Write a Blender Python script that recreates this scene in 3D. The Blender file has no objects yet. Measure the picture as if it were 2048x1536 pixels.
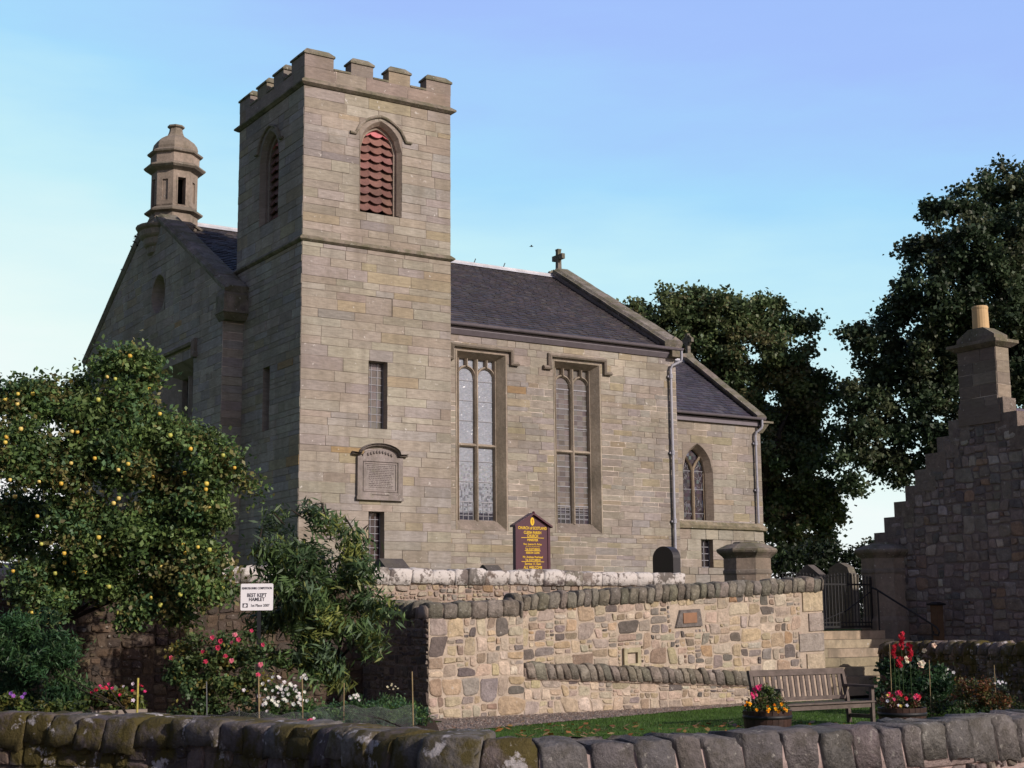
import bpy, math, random
import numpy as np
from mathutils import Vector, Matrix, noise as mnoise
R = math.radians
sc = bpy.context.scene
col = sc.collection

# ------------------------------------------------------------------ camera
FPX, YAW, PITCH, ROLL = 2949.8, R(32.6745), R(9.3473), R(-.5124)
CAM = Vector((0, 0, 1.6))
cF = Vector((math.sin(YAW)*math.cos(PITCH), math.cos(YAW)*math.cos(PITCH), math.sin(PITCH)))
_r = cF.cross(Vector((0, 0, 1))).normalized(); _u = _r.cross(cF)
cR = _r*math.cos(ROLL) + _u*math.sin(ROLL); cU = _u*math.cos(ROLL) - _r*math.sin(ROLL)
cd = bpy.data.cameras.new('camera'); cam = bpy.data.objects.new('camera', cd); col.objects.link(cam)
cd.sensor_width = 36; cd.lens = FPX*36/2048; cd.clip_start = .1; cd.clip_end = 4000
m3 = Matrix((cR, cU, -cF)).transposed()
cam.matrix_world = Matrix.Translation(CAM) @ m3.to_4x4()
sc.camera = cam
HF = Vector((math.sin(YAW), math.cos(YAW), 0))
def at(x, y, D):                                   # pixel of the 2048x1536 photo + distance along the view -> point
    d = cF*FPX + cR*(x-1024) - cU*(y-768)
    return CAM + d*(D/d.dot(HF))

# ------------------------------------------------------------------ light
SUN_AZ, SUN_EL = R(17), R(25)                      # azimuth measured from the facade's normal (-Y) towards +X
sdir = Vector((math.sin(SUN_AZ)*math.cos(SUN_EL), -math.cos(SUN_AZ)*math.cos(SUN_EL), math.sin(SUN_EL)))
sl = bpy.data.lights.new('sun', 'SUN'); sun = bpy.data.objects.new('sun', sl); col.objects.link(sun)
sl.energy = 3.9; sl.angle = R(.6); sl.color = (1, .895, .80)
sun.rotation_euler = (-sdir).to_track_quat('-Z', 'Y').to_euler(); sun.location = (20, -20, 40)
w = bpy.data.worlds.new('World'); sc.world = w; w.use_nodes = True
wt = w.node_tree; wt.nodes.clear(); WN = wt.nodes; WL = wt.links
sky = WN.new('ShaderNodeTexSky'); sky.sky_type = 'NISHITA'; sky.sun_disc = False
sky.sun_elevation = SUN_EL; sky.sun_rotation = math.atan2(sdir.x, sdir.y)
sky.air_density = 1.0; sky.dust_density = 1.0; sky.ozone_density = 1.0
b1 = WN.new('ShaderNodeBackground'); b1.inputs[1].default_value = .076
# the clear, hazy-bright part of the sky over the church (north-east): brightness falls off round the compass
tc = WN.new('ShaderNodeTexCoord'); sx = WN.new('ShaderNodeSeparateXYZ'); WL.new(tc.outputs['Generated'], sx.inputs[0])
nz = WN.new('ShaderNodeTexNoise'); nz.inputs['Scale'].default_value = 4.2; nz.inputs['Detail'].default_value = 7; nz.inputs['Roughness'].default_value = .55
mp = WN.new('ShaderNodeMapping'); mp.inputs['Scale'].default_value = (1, 1, 4.5); mp.inputs['Location'].default_value = (.35, .1, .2)
WL.new(tc.outputs['Generated'], mp.inputs[0]); WL.new(mp.outputs[0], nz.inputs['Vector'])
el = WN.new('ShaderNodeMath'); el.operation = 'MULTIPLY_ADD'; el.inputs[1].default_value = -.12; WL.new(nz.outputs['Fac'], el.inputs[0])
e0 = WN.new('ShaderNodeMath'); e0.operation = 'ADD'; e0.inputs[1].default_value = .06; WL.new(sx.outputs['Z'], e0.inputs[0])
lf = WN.new('ShaderNodeVectorMath'); lf.operation = 'DOT_PRODUCT'; lf.inputs[1].default_value = (cR.x, cR.y, 0); WL.new(tc.outputs['Generated'], lf.inputs[0])
e1 = WN.new('ShaderNodeMath'); e1.operation = 'MULTIPLY_ADD'; e1.inputs[1].default_value = .18; WL.new(lf.outputs['Value'], e1.inputs[0]); WL.new(e0.outputs[0], e1.inputs[2]); WL.new(e1.outputs[0], el.inputs[2])
rp = WN.new('ShaderNodeValToRGB'); WL.new(el.outputs[0], rp.inputs[0]); cr = rp.color_ramp
for p, c in ((.06, (1, 1, 1)), (.14, (.82, .98, .96)), (.235, (.58, .88, .97)), (.31, (.40, .73, 1.0)), (.40, (.37, .55, 1.0)), (.7, (.25, .40, .85))):
    e = cr.elements.new(p) if p not in (.06, .7) else cr.elements[0 if p == .06 else -1]; e.position = p; e.color = (*c, 1)
b2 = WN.new('ShaderNodeBackground'); b2.inputs[1].default_value = .98; WL.new(rp.outputs[0], b2.inputs[0])
dp = WN.new('ShaderNodeVectorMath'); dp.operation = 'DOT_PRODUCT'; dp.inputs[1].default_value = (HF.x, HF.y, .1); WL.new(tc.outputs['Generated'], dp.inputs[0])
fa = WN.new('ShaderNodeMapRange'); fa.interpolation_type = 'SMOOTHSTEP'; fa.inputs[1].default_value = .45; fa.inputs[2].default_value = .80; WL.new(dp.outputs['Value'], fa.inputs[0])
mxs = WN.new('ShaderNodeMixShader'); won = WN.new('ShaderNodeOutputWorld')
tn = WN.new('ShaderNodeMix'); tn.data_type = 'RGBA'; tn.blend_type = 'MULTIPLY'; tn.inputs['Factor'].default_value = 1; tn.inputs['B'].default_value = (1.06, .93, 1.07, 1)
WL.new(sky.outputs[0], tn.inputs['A']); WL.new(tn.outputs['Result'], b1.inputs[0])
WL.new(fa.outputs[0], mxs.inputs[0]); WL.new(b1.outputs[0], mxs.inputs[1]); WL.new(b2.outputs[0], mxs.inputs[2]); WL.new(mxs.outputs[0], won.inputs[0])
sc.view_settings.view_transform = 'Standard'; sc.view_settings.look = 'None'
sc.view_settings.exposure = 0.0; sc.view_settings.gamma = 1
sc.cycles.max_bounces = 6; sc.cycles.transparent_max_bounces = 6
sc.cycles.use_denoising = True

# ------------------------------------------------------------------ helpers
ORG = {}
def tag(o, label=None, cat=None, group=None, kind=None):
    if label: o['label'] = label
    if cat: o['category'] = cat
    if group: o['group'] = group
    if kind: o['kind'] = kind
    return o
def empty(name, loc, label, cat, group=None):
    o = bpy.data.objects.new(name, None); col.objects.link(o); o.location = loc; o.empty_display_size = .2
    ORG[o.name] = Vector(loc); return tag(o, label, cat, group)
def link_mesh(name, me, mats, parent=None, origin=None):
    for m in (mats if isinstance(mats, (list, tuple)) else [mats]): me.materials.append(m)
    o = bpy.data.objects.new(name, me); col.objects.link(o)
    if parent is not None: o.parent = parent; ORG[o.name] = ORG[parent.name]
    else: o.location = origin or (0, 0, 0); ORG[o.name] = Vector(origin or (0, 0, 0))
    return o
class MB:
    def __init__(s): s.v = []; s.f = []; s.c = []; s.m = []
    def add(s, vs, fs, c=(.5, .5, .5), mi=0):
        n = len(s.v); s.v += [tuple(p) for p in vs]; s.f += [tuple(i+n for i in f) for f in fs]
        s.c += [c]*len(vs); s.m += [mi]*len(fs)
    def box(s, x0, x1, y0, y1, z0, z1, c=(.5, .5, .5), mi=0):
        s.add([(x0,y0,z0),(x1,y0,z0),(x1,y1,z0),(x0,y1,z0),(x0,y0,z1),(x1,y0,z1),(x1,y1,z1),(x0,y1,z1)],
              [(0,3,2,1),(4,5,6,7),(0,1,5,4),(1,2,6,5),(2,3,7,6),(3,0,4,7)], c, mi)
    def frustum(s, a, b, z0, z1, c=(.5,.5,.5), mi=0):     # a, b = (x0,x1,y0,y1) bottom and top
        s.add([(a[0],a[2],z0),(a[1],a[2],z0),(a[1],a[3],z0),(a[0],a[3],z0),(b[0],b[2],z1),(b[1],b[2],z1),(b[1],b[3],z1),(b[0],b[3],z1)],
              [(0,3,2,1),(4,5,6,7),(0,1,5,4),(1,2,6,5),(2,3,7,6),(3,0,4,7)], c, mi)
    def bar(s, p, q, w, h, up=(0,0,1), c=(.5,.5,.5), mi=0):   # rectangular bar from p to q
        p, q = Vector(p), Vector(q); d = (q-p).normalized(); up = Vector(up)
        if abs(d.dot(up)) > .99: up = Vector((0, 1, 0))
        a = d.cross(up).normalized()*w/2; b = a.cross(d).normalized()*h/2
        vs = [p-a-b, p+a-b, p+a+b, p-a+b, q-a-b, q+a-b, q+a+b, q-a+b]
        s.add(vs, [(0,1,2,3),(7,6,5,4),(0,4,5,1),(1,5,6,2),(2,6,7,3),(3,7,4,0)], c, mi)
    def loft(s, rings, c=(.5,.5,.5), cap0=True, cap1=True, closed=True, mi=0):
        n = len(rings[0]); vs = [p for r in rings for p in r]; fs = []
        for i in range(len(rings)-1):
            for j in range(n if closed else n-1):
                k = (j+1) % n; fs.append((i*n+j, i*n+k, (i+1)*n+k, (i+1)*n+j))
        if cap0: fs.append(tuple(range(n-1, -1, -1)))
        if cap1: fs.append(tuple((len(rings)-1)*n+j for j in range(n)))
        s.add(vs, fs, c, mi)
    def tube(s, pts, r, n=8, c=(.5,.5,.5), mi=0):
        pts = [Vector(p) for p in pts]; rs = r if isinstance(r, (list, tuple)) else [r]*len(pts); rings = []
        prev = None
        for i, p in enumerate(pts):
            d = (pts[min(i+1, len(pts)-1)] - pts[max(i-1, 0)]).normalized()
            if prev is None: a = d.orthogonal().normalized()
            else:
                a = prev - d*prev.dot(d)
                a = a.normalized() if a.length > 1e-5 else d.orthogonal().normalized()
            prev = a; b = d.cross(a)
            rings.append([p + (a*math.cos(t) + b*math.sin(t))*rs[i] for t in [2*math.pi*j/n for j in range(n)]])
        s.loft(rings, c, mi=mi)
    def lathe(s, cx, cy, prof, n=16, c=(.5,.5,.5), rot=0, mi=0, cap0=True, cap1=True):
        s.loft([[(cx+r*math.cos(rot+2*math.pi*j/n), cy+r*math.sin(rot+2*math.pi*j/n), z) for j in range(n)] for r, z in prof], c, cap0, cap1, mi=mi)
    def prism(s, poly, f, d0, d1, c=(.5,.5,.5), mi=0):    # poly (u,v) extruded between depths d0 and d1 through map f(u,v,d)
        s.loft([[f(u, v, d0) for u, v in poly], [f(u, v, d1) for u, v in poly]], c, mi=mi)
    def build(s, name, mats, parent=None, origin=None, smooth=False):
        og = ORG[parent.name] if parent is not None else Vector(origin or (0, 0, 0))
        me = bpy.data.meshes.new(name)
        me.from_pydata([(x-og.x, y-og.y, z-og.z) for x, y, z in s.v], [], s.f)
        a = me.color_attributes.new('Col', 'FLOAT_COLOR', 'POINT')
        a.data.foreach_set('color', np.array([(c[0], c[1], c[2], 1) for c in s.c], dtype=np.float32).ravel())
        if any(s.m): me.polygons.foreach_set('material_index', s.m)
        if smooth: me.polygons.foreach_set('use_smooth', [True]*len(me.polygons))
        me.update()
        return link_mesh(name, me, mats, parent, origin)
def np_mesh(name, verts, faces, cols, mat, parent=None, origin=None, smooth=False):
    og = ORG[parent.name] if parent is not None else Vector(origin or (0, 0, 0))
    verts = np.asarray(verts, np.float32) - np.array(og, np.float32)
    k = faces.shape[1]; me = bpy.data.meshes.new(name)
    me.vertices.add(len(verts)); me.vertices.foreach_set('co', verts.ravel())
    me.loops.add(faces.size); me.loops.foreach_set('vertex_index', faces.astype(np.int32).ravel())
    me.polygons.add(len(faces)); me.polygons.foreach_set('loop_start', np.arange(0, faces.size, k, dtype=np.int32))
    a = me.color_attributes.new('Col', 'FLOAT_COLOR', 'POINT')
    cc = np.ones((len(verts), 4), np.float32); cc[:, :3] = cols; a.data.foreach_set('color', cc.ravel())
    if smooth: me.polygons.foreach_set('use_smooth', np.ones(len(faces), bool))
    me.update(calc_edges=True); me.validate()
    return link_mesh(name, me, mat, parent, origin)
def copy_tree(o, parent=None):
    c = o.copy(); col.objects.link(c); c.parent = parent
    for ch in list(o.children): copy_tree(ch, c)
    return c
def jit(rng, c, a=.12):
    k = 1 + rng.uniform(-a, a); return tuple(max(.004, v*k*(1+rng.uniform(-a, a)*.35)) for v in c)
def pick(rng, pal, a=.12):
    t = rng.random()*sum(p[0] for p in pal)
    for wgt, c in pal:
        t -= wgt
        if t <= 0: break
    return jit(rng, c, a)

# ------------------------------------------------------------------ materials
def mat(name, base=None, rough=.9, spec=.25, metal=0, n1=(3, .75, 1.2), n2=None, patches=(), bump=None, transl=0, stretch=None, coat=0):
    m = bpy.data.materials.new(name); m.use_nodes = True; t = m.node_tree; N = t.nodes; L = t.links; N.clear()
    out = N.new('ShaderNodeOutputMaterial'); bs = N.new('ShaderNodeBsdfPrincipled')
    bs.inputs['Roughness'].default_value = rough; bs.inputs['Metallic'].default_value = metal
    bs.inputs['Specular IOR Level'].default_value = spec; bs.inputs['Coat Weight'].default_value = coat
    geo = N.new('ShaderNodeNewGeometry'); vec = geo.outputs['Position']
    def nz(scale, detail=5, rgh=.6, st=None):
        n = N.new('ShaderNodeTexNoise'); n.inputs['Scale'].default_value = scale; n.inputs['Detail'].default_value = detail; n.inputs['Roughness'].default_value = rgh
        v = vec
        if st:
            mp = N.new('ShaderNodeMapping'); mp.inputs['Scale'].default_value = st; L.new(vec, mp.inputs[0]); v = mp.outputs[0]
        L.new(v, n.inputs['Vector']); return n.outputs['Fac']
    def mr(src, a, b, c, d):
        n = N.new('ShaderNodeMapRange'); n.inputs[1].default_value = a; n.inputs[2].default_value = b; n.inputs[3].default_value = c; n.inputs[4].default_value = d
        L.new(src, n.inputs[0]); return n.outputs[0]
    if base is None:
        at_ = N.new('ShaderNodeAttribute'); at_.attribute_name = 'Col'; c = at_.outputs['Color']
    else:
        rg = N.new('ShaderNodeRGB'); rg.outputs[0].default_value = (*base, 1); c = rg.outputs[0]
    def mul(c, f):
        x = N.new('ShaderNodeVectorMath'); x.operation = 'SCALE'; L.new(c, x.inputs[0]); L.new(f, x.inputs['Scale']); return x.outputs[0]
    if n1: c = mul(c, mr(nz(n1[0], st=stretch), .3, .7, n1[1], n1[2]))
    if n2: c = mul(c, mr(nz(n2[0], st=n2[3] if len(n2) > 3 else None), .3, .7, n2[1], n2[2]))
    for p in patches:                                # (scale, threshold, softness, colour, strength)
        f = mr(nz(p[0], 6, .65, p[5] if len(p) > 5 else None), p[1]-p[2], p[1]+p[2], 0, p[4])
        x = N.new('ShaderNodeMix'); x.data_type = 'RGBA'; L.new(f, x.inputs['Factor']); L.new(c, x.inputs['A']); x.inputs['B'].default_value = (*p[3], 1)
        c = x.outputs['Result']
    L.new(c, bs.inputs['Base Color'])
    if bump:
        b = N.new('ShaderNodeBump'); b.inputs['Strength'].default_value = bump[1]; b.inputs['Distance'].default_value = bump[2]
        L.new(nz(bump[0], 8, .7, bump[3] if len(bump) > 3 else None), b.inputs['Height']); L.new(b.outputs[0], bs.inputs['Normal'])
    if transl:
        tr = N.new('ShaderNodeBsdfTranslucent'); L.new(c, tr.inputs[0]); mx = N.new('ShaderNodeMixShader'); mx.inputs[0].default_value = transl
        L.new(bs.outputs[0], mx.inputs[1]); L.new(tr.outputs[0], mx.inputs[2]); L.new(mx.outputs[0], out.inputs[0])
    else: L.new(bs.outputs[0], out.inputs[0])
    return m
M = dict(
 ashlar=mat('ashlar_sandstone', rough=.92, n1=(.35, .80, 1.15), n2=(7, .80, 1.18, (.7, .7, 3.0)), patches=[(1.3, .58, .12, (.15, .125, .10), .38, (1.6, 1.6, .22)), (7, .675, .025, (.58, .55, .51), .8), (.8, .62, .12, (.17, .14, .09), .5)], bump=(14, .5, .02)),
 tmortar=mat('tower_mortar', rough=.95, n1=(6, .8, 1.1), patches=[(.7, .60, .05, (.50, .43, .36), .8)], bump=(20, .4, .01)),
 mortar=mat('old_mortar', rough=.95, n1=(6, .8, 1.1), patches=[(.6, .54, .04, (.70, .60, .52), .97)], bump=(20, .4, .01)),
 dressed=mat('dressed_stone', rough=.9, n1=(1.2, .75, 1.18), n2=(12, .82, 1.14), patches=[(1.6, .57, .10, (.13, .115, .085), .55, (1.3, 1.3, .5)), (8, .66, .03, (.52, .50, .45), .6), (3, .66, .05, (.14, .14, .08), .55)], bump=(18, .7, .02)),
 cornice=mat('mossy_moulding', rough=.92, n1=(2, .7, 1.25), patches=[(2.5, .5, .10, (.125, .12, .07), .8), (6, .58, .06, (.08, .07, .06), .5), (10, .65, .03, (.5, .49, .44), .75)], bump=(14, .8, .025)),
 slate=mat('roof_slate', rough=.6, spec=.4, n1=(.5, .85, 1.15), n2=(9, .8, 1.2), bump=(25, .4, .01)),
 rubble=mat('rubble_stone', rough=.93, n1=(7, .72, 1.25), n2=(25, .85, 1.12), patches=[(1.1, .56, .1, (.20, .165, .14), .35), (9, .66, .04, (.5, .47, .42), .6)], bump=(13, 1, .04)),
 rmortar=mat('lime_mortar', rough=.95, n1=(5, .82, 1.12), n2=(30, .85, 1.1), bump=(30, .8, .02)),
 cope=mat('coping_stone', rough=.93, n1=(5, .7, 1.25), n2=(22, .8, 1.2), patches=[(7, .55, .08, (.085, .075, .06), .6), (19, .63, .03, (.42, .40, .36), .6), (5, .68, .03, (.46, .45, .41), .75)], bump=(22, 1, .04)),
 lichen=mat('lichen_coping_stone', rough=.93, n1=(5, .75, 1.2), patches=[(2.6, .46, .03, (.60, .56, .53), .95), (7, .57, .03, (.13, .105, .09), .85)], bump=(15, .9, .03)),
 mossy=mat('mossy_wall_stone', rough=.95, n1=(4, .6, 1.3), n2=(20, .75, 1.25), patches=[(2.6, .50, .05, (.082, .066, .016), .9), (11, .60, .05, (.10, .085, .02), .5), (6, .62, .03, (.52, .49, .50), .9)], bump=(13, 1, .04)),
 dark=mat('dark_interior', (.012, .011, .012), rough=.8, n1=None),
 lead=mat('lead_sheet', (.55, .55, .58), rough=.5, spec=.5, n1=(3, .8, 1.15)),
 pipe=mat('painted_pipe', (.33, .33, .38), rough=.45, spec=.5, n1=(4, .85, 1.1)),
 gutter=mat('painted_gutter', (.16, .14, .16), rough=.5, spec=.4, n1=(4, .85, 1.1)),
 came=mat('lead_came', (.30, .30, .33), rough=.6, n1=None),
 glass=mat('leaded_glass', rough=.16, spec=.55, n1=(9, .88, 1.12), bump=(9, .12, .01)),
 redtile=mat('red_clay_tile', rough=.85, n1=(3, .75, 1.2), n2=(20, .85, 1.15), bump=(20, .3, .01)),
 iron=mat('black_iron', (.012, .012, .014), rough=.55, spec=.4, n1=(8, .8, 1.3)),
 maroon=mat('maroon_paint', (.062, .012, .026), rough=.4, spec=.5, n1=(3, .85, 1.15)),
 gold=mat('gold_paint', (.72, .47, .03), rough=.45, n1=None),
 white=mat('white_board', (.88, .86, .88), rough=.5, n1=(3, .95, 1.03)),
 ink=mat('dark_ink', (.05, .045, .06), rough=.7, n1=None),
 teak=mat("weathered_teak", (.125, .10, .088), rough=.85, n1=(6, .7, 1.25), n2=(4, .8, 1.2, (3, 3, 30)), bump=(30, .5, .006)),
 oak=mat('dark_barrel_oak', (.045, .022, .016), rough=.6, spec=.35, n1=(8, .6, 1.4), bump=(20, .4, .006)),
 cane=mat('garden_cane', (.28, .21, .11), rough=.8, n1=(9, .7, 1.2)),
 wire=mat('galvanised_wire', (.13, .135, .14), rough=.5, spec=.5, n1=None),
 soil=mat('garden_soil', (.035, .022, .014), rough=.98, n1=(3, .6, 1.4), n2=(30, .6, 1.4), bump=(12, 1, .05)),
 bark=mat('tree_bark', (.035, .028, .022), rough=.95, n1=(5, .6, 1.4, ), bump=(12, 1, .03, (4, 4, 1))),
 leaf=mat('foliage', rough=.5, spec=.35, n1=None, transl=.3),
 petal=mat('petals', rough=.6, spec=.2, n1=None, transl=.2),
 fruit=mat('apple_skin', rough=.4, spec=.4, n1=(12, .8, 1.2)),
 pot=mat('buff_chimney_pot', (.58, .40, .21), rough=.8, n1=(3, .85, 1.1)),
 gravel=mat('gravel', (.24, .195, .17), rough=.95, n1=(22, .3, 1.7), n2=(90, .6, 1.4), bump=(60, 1, .02)),
 ground=mat('road_surface', (.055, .055, .058), rough=.95, n1=(2, .8, 1.2), n2=(60, .7, 1.3), bump=(60, .5, .01)),
 lawn=mat('lawn_turf', (.062, .118, .022), rough=.9, spec=.1, n1=(.9, .6, 1.35), n2=(40, .6, 1.4), bump=(60, .8, .02)),
 granite=mat('dark_granite', (.035, .032, .035), rough=.5, spec=.4, n1=(40, .7, 1.3)),
 bronze=mat('copper_plaque', (.25, .125, .065), rough=.5, spec=.5, n1=(9, .85, 1.15)),
 tarmac=mat('path_tarmac', (.06, .057, .06), rough=.95, n1=(3, .8, 1.2), n2=(60, .7, 1.3)),
 bird=mat('dark_feathers', (.03, .03, .035), rough=.8, n1=None),
)
PAL_CH = [(6, (0.343, 0.303, 0.253)), (3.5, (0.326, 0.292, 0.269)), (3, (0.365, 0.325, 0.270)), (2, (0.302, 0.263, 0.216)), (1.2, (0.337, 0.285, 0.202)), (1, (0.283, 0.252, 0.234)), (.13, (0.334, 0.229, 0.125))]
PAL_RB = [(6, (.48, .39, .295)), (4, (.43, .345, .23)), (4, (.385, .325, .265)), (2.6, (.265, .232, .208)), (1.7, (.14, .122, .11)), (.25, (.35, .235, .14)), (1.6, (.55, .47, .38)), (1.6, (.29, .22, .165))]
PAL_CP = [(3, (.20, .18, .145)), (3, (.24, .21, .175)), (2, (.17, .155, .12)), (1.5, (.28, .24, .20))]
PAL_DK = [(3, (.13, .105, .095)), (3, (.17, .14, .125)), (2, (.10, .085, .075)), (1, (.20, .15, .11))]

# ------------------------------------------------------------------ masonry
def clip(poly, a, b, c):                            # keep a*u+b*v<=c
    out = []
    for i in range(len(poly)):
        p, q = poly[i], poly[(i+1) % len(poly)]; dp = a*p[0]+b*p[1]-c; dq = a*q[0]+b*q[1]-c
        if dp <= 0: out.append(p)
        if (dp < 0 < dq) or (dq < 0 < dp):
            t = dp/(dp-dq); out.append((p[0]+(q[0]-p[0])*t, p[1]+(q[1]-p[1])*t))
    return out
def clip_to(poly, conv):
    for i in range(len(conv)):
        p, q = conv[i], conv[(i+1) % len(conv)]; a, b = q[1]-p[1], -(q[0]-p[0])
        poly = clip(poly, a, b, a*p[0]+b*p[1])
        if len(poly) < 3: return []
    return poly
def rows_of(v0, v1, keys, rng, ch):
    ks = sorted({v0, v1, *[k for k in keys if v0 < k < v1]}); out = []
    for a, b in zip(ks, ks[1:]):
        z = a
        while b-z > 1e-4:
            h = rng.uniform(*ch)
            if b-z-h < ch[0]*.7: h = b-z if b-z < ch[1]*1.25 else (b-z)/2
            out.append((z, z+h)); z += h
    return out
def free(u0, u1, r, holes):
    iv = [(u0, u1)]
    for h in holes:
        if h[2] < r[1]-1e-4 and h[3] > r[0]+1e-4:
            nv = []
            for a, b in iv:
                if h[0] > a: nv.append((a, min(b, h[0])))
                if h[1] < b: nv.append((max(a, h[1]), b))
            iv = [(a, b) for a, b in nv if b-a > .01]
    return iv
def ashlar(mb, conv, holes, f, rng, pal, ch=(.12, .28), bl=(.35, 1.15), depth=.008, gap=.021, mcol=(.225, .19, .16), amp=.09, shade=None):
    us = [p[0] for p in conv]; vs = [p[1] for p in conv]
    rows = rows_of(min(vs), max(vs), [k for h in holes for k in h[2:4]] + [p[1] for p in conv], rng, ch)
    for r in rows:
        st = clip(clip(conv, 0, 1, r[1]), 0, -1, -r[0])
        if len(st) < 3: continue
        a, b = min(p[0] for p in st), max(p[0] for p in st)
        for x0, x1 in free(a, b, r, holes):
            back = clip_to([(x0, r[0]), (x1, r[0]), (x1, r[1]), (x0, r[1])], conv)
            if len(back) >= 3: mb.add([f(u, v, 0) for u, v in back], [tuple(range(len(back)))], mcol, 1)
            x = x0
            while x1-x > .01:
                L = rng.uniform(*bl) * (1.2 if r[1]-r[0] > .26 else 1)
                if x1-x-L < bl[0]*.7: L = x1-x if x1-x < bl[1]*1.2 else (x1-x)/2
                p = clip_to([(x, r[0]), (x+L, r[0]), (x+L, r[1]), (x, r[1])], conv); x += L
                if len(p) < 3: continue
                pu = [q[0] for q in p]; pv = [q[1] for q in p]; cu, cv = (min(pu)+max(pu))/2, (min(pv)+max(pv))/2
                W, H = max(pu)-min(pu), max(pv)-min(pv); g = gap*rng.uniform(.6, 1.25)
                if W < .04 or H < .03: continue
                d = depth + rng.uniform(-.003, .004); tu, tv = rng.uniform(-.004, .004), rng.uniform(-.004, .004)
                c = pick(rng, pal, amp)
                if shade: k = shade(cu, cv); c = tuple(v*k for v in c)
                n = len(p); vsx = []
                for gg, dd in ((g*.55, -.002), (g*1.0, None)):
                    for q in p:
                        u = cu+(q[0]-cu)*(W-gg)/W; v = cv+(q[1]-cv)*(H-gg)/H
                        vsx.append(f(u, v, dd if dd is not None else d + tu*(q[0]-cu)*2/W + tv*(q[1]-cv)*2/H))
                mb.add(vsx, [tuple(range(n, 2*n))] + [(i, (i+1) % n, n+(i+1) % n, n+i) for i in range(n)], c, 0)
def guillotine(u0, u1, v0, v1, rng, amin, amax):
    st = [(u0, u1, v0, v1)]; out = []
    while st:
        a, b, c, d = st.pop(); W, H = b-a, d-c; A = amin*(amax/amin)**rng.random()
        if (W*H < A and W/H < 2.4 and H/W < 1.5) or (W < .09 and H < .09): out.append((a, b, c, d)); continue
        t = rng.uniform(.34, .66)
        if W > H*rng.uniform(1.0, 1.5): st += [(a, a+W*t, c, d), (a+W*t, b, c, d)]
        else: st += [(a, b, c, c+H*t), (a, b, c+H*t, d)]
    return out
def rubble(mb, u0, u1, v0, v1, f, rng, pal, amin=.012, amax=.11, gap=.03, bulge=.03, skip=(), mcol=(.45, .37, .295), amp=.16, stones=None):
    mb.add([f(u0, v0, 0), f(u1, v0, 0), f(u1, v1, 0), f(u0, v1, 0)], [(0, 1, 2, 3)], mcol, 1)
    N = 14
    todo = list(stones or guillotine(u0, u1, v0, v1, rng, amin, amax))
    while todo:
        a, b, c, d = todo.pop(0)
        if any(a < s[1] and b > s[0] and c < s[3] and d > s[2] for s in skip):
            if (b-a)*(d-c) > .008: todo += [(a, (a+b)/2, c, d), ((a+b)/2, b, c, d)] if b-a > d-c else [(a, b, c, (c+d)/2), (a, b, (c+d)/2, d)]
            continue
        cu, cv, W, H = (a+b)/2, (c+d)/2, b-a, d-c
        g = gap*rng.uniform(.7, 1.3); W = max(W-g, W*.6); H = max(H-g, H*.6); e = rng.uniform(.26, .6); ph = rng.uniform(0, 9); sk = rng.uniform(-.2, .2)
        out = []
        for j in range(N):
            t = 2*math.pi*(j+.5)/N; cs, sn = math.cos(t), math.sin(t)
            k = 1.03 + .09*math.sin(2*t+ph) + .08*math.sin(3*t+2.3*ph) + rng.uniform(-.05, .05)
            x = math.copysign(abs(cs)**e, cs)*W/2*k; y = math.copysign(abs(sn)**e, sn)*H/2*k
            out.append((x+sk*y, y))
        bg = bulge*rng.uniform(.4, 1.3); base = pick(rng, pal, amp); tx, ty = rng.uniform(-.3, .3)*bg, rng.uniform(-.3, .3)*bg
        vs = []; fs = []
        for s_, dd in ((1.02, -.012), (.97, bg*.55), (.84, bg), (.45, bg*1.08)):
            for x, y in out: vs.append(f(cu+x*s_, cv+y*s_, dd + (tx*x/W*2+ty*y/H*2 if dd > 0 else 0) + (rng.uniform(-.1, .1)*bg if dd > 0 else 0)))
        vs.append(f(cu, cv, bg*1.05))
        for r_ in range(3):
            for j in range(N): k = (j+1) % N; fs.append((r_*N+j, r_*N+k, (r_+1)*N+k, (r_+1)*N+j))
        for j in range(N): fs.append((3*N+j, 3*N+(j+1) % N, 4*N))
        mb.add(vs, fs, base, 0)
def spath(pts, step=.05):                           # Catmull-Rom through points, returned evenly spaced
    P = [Vector(p) for p in pts]; P = [P[0]*2-P[1]] + P + [P[-1]*2-P[-2]]; out = []
    for i in range(1, len(P)-2):
        n = max(2, int((P[i+1]-P[i]).length/step))
        for k in range(n):
            t = k/n; a, b, c, d = P[i-1], P[i], P[i+1], P[i+2]
            out.append(.5*((2*b) + (c-a)*t + (2*a-5*b+4*c-d)*t*t + (3*b-a-3*c+d)*t**3))
    return out + [P[-2]]
class Path:
    def __init__(s, pts, smooth=True):
        s.p = spath(pts) if smooth else [Vector(p) for p in pts]; s.s = [0]
        for a, b in zip(s.p, s.p[1:]): s.s.append(s.s[-1]+(b-a).length)
        s.L = s.s[-1]
    def __call__(s, t):
        t = min(max(t, 0), s.L-1e-6); i = int(np.searchsorted(s.s, t, side='right'))-1; i = min(i, len(s.p)-2)
        return s.p[i].lerp(s.p[i+1], (t-s.s[i])/max(1e-9, s.s[i+1]-s.s[i]))
    def tan(s, t): d = s(t+.04)-s(t-.04); d.z = 0; return d.normalized()
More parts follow.
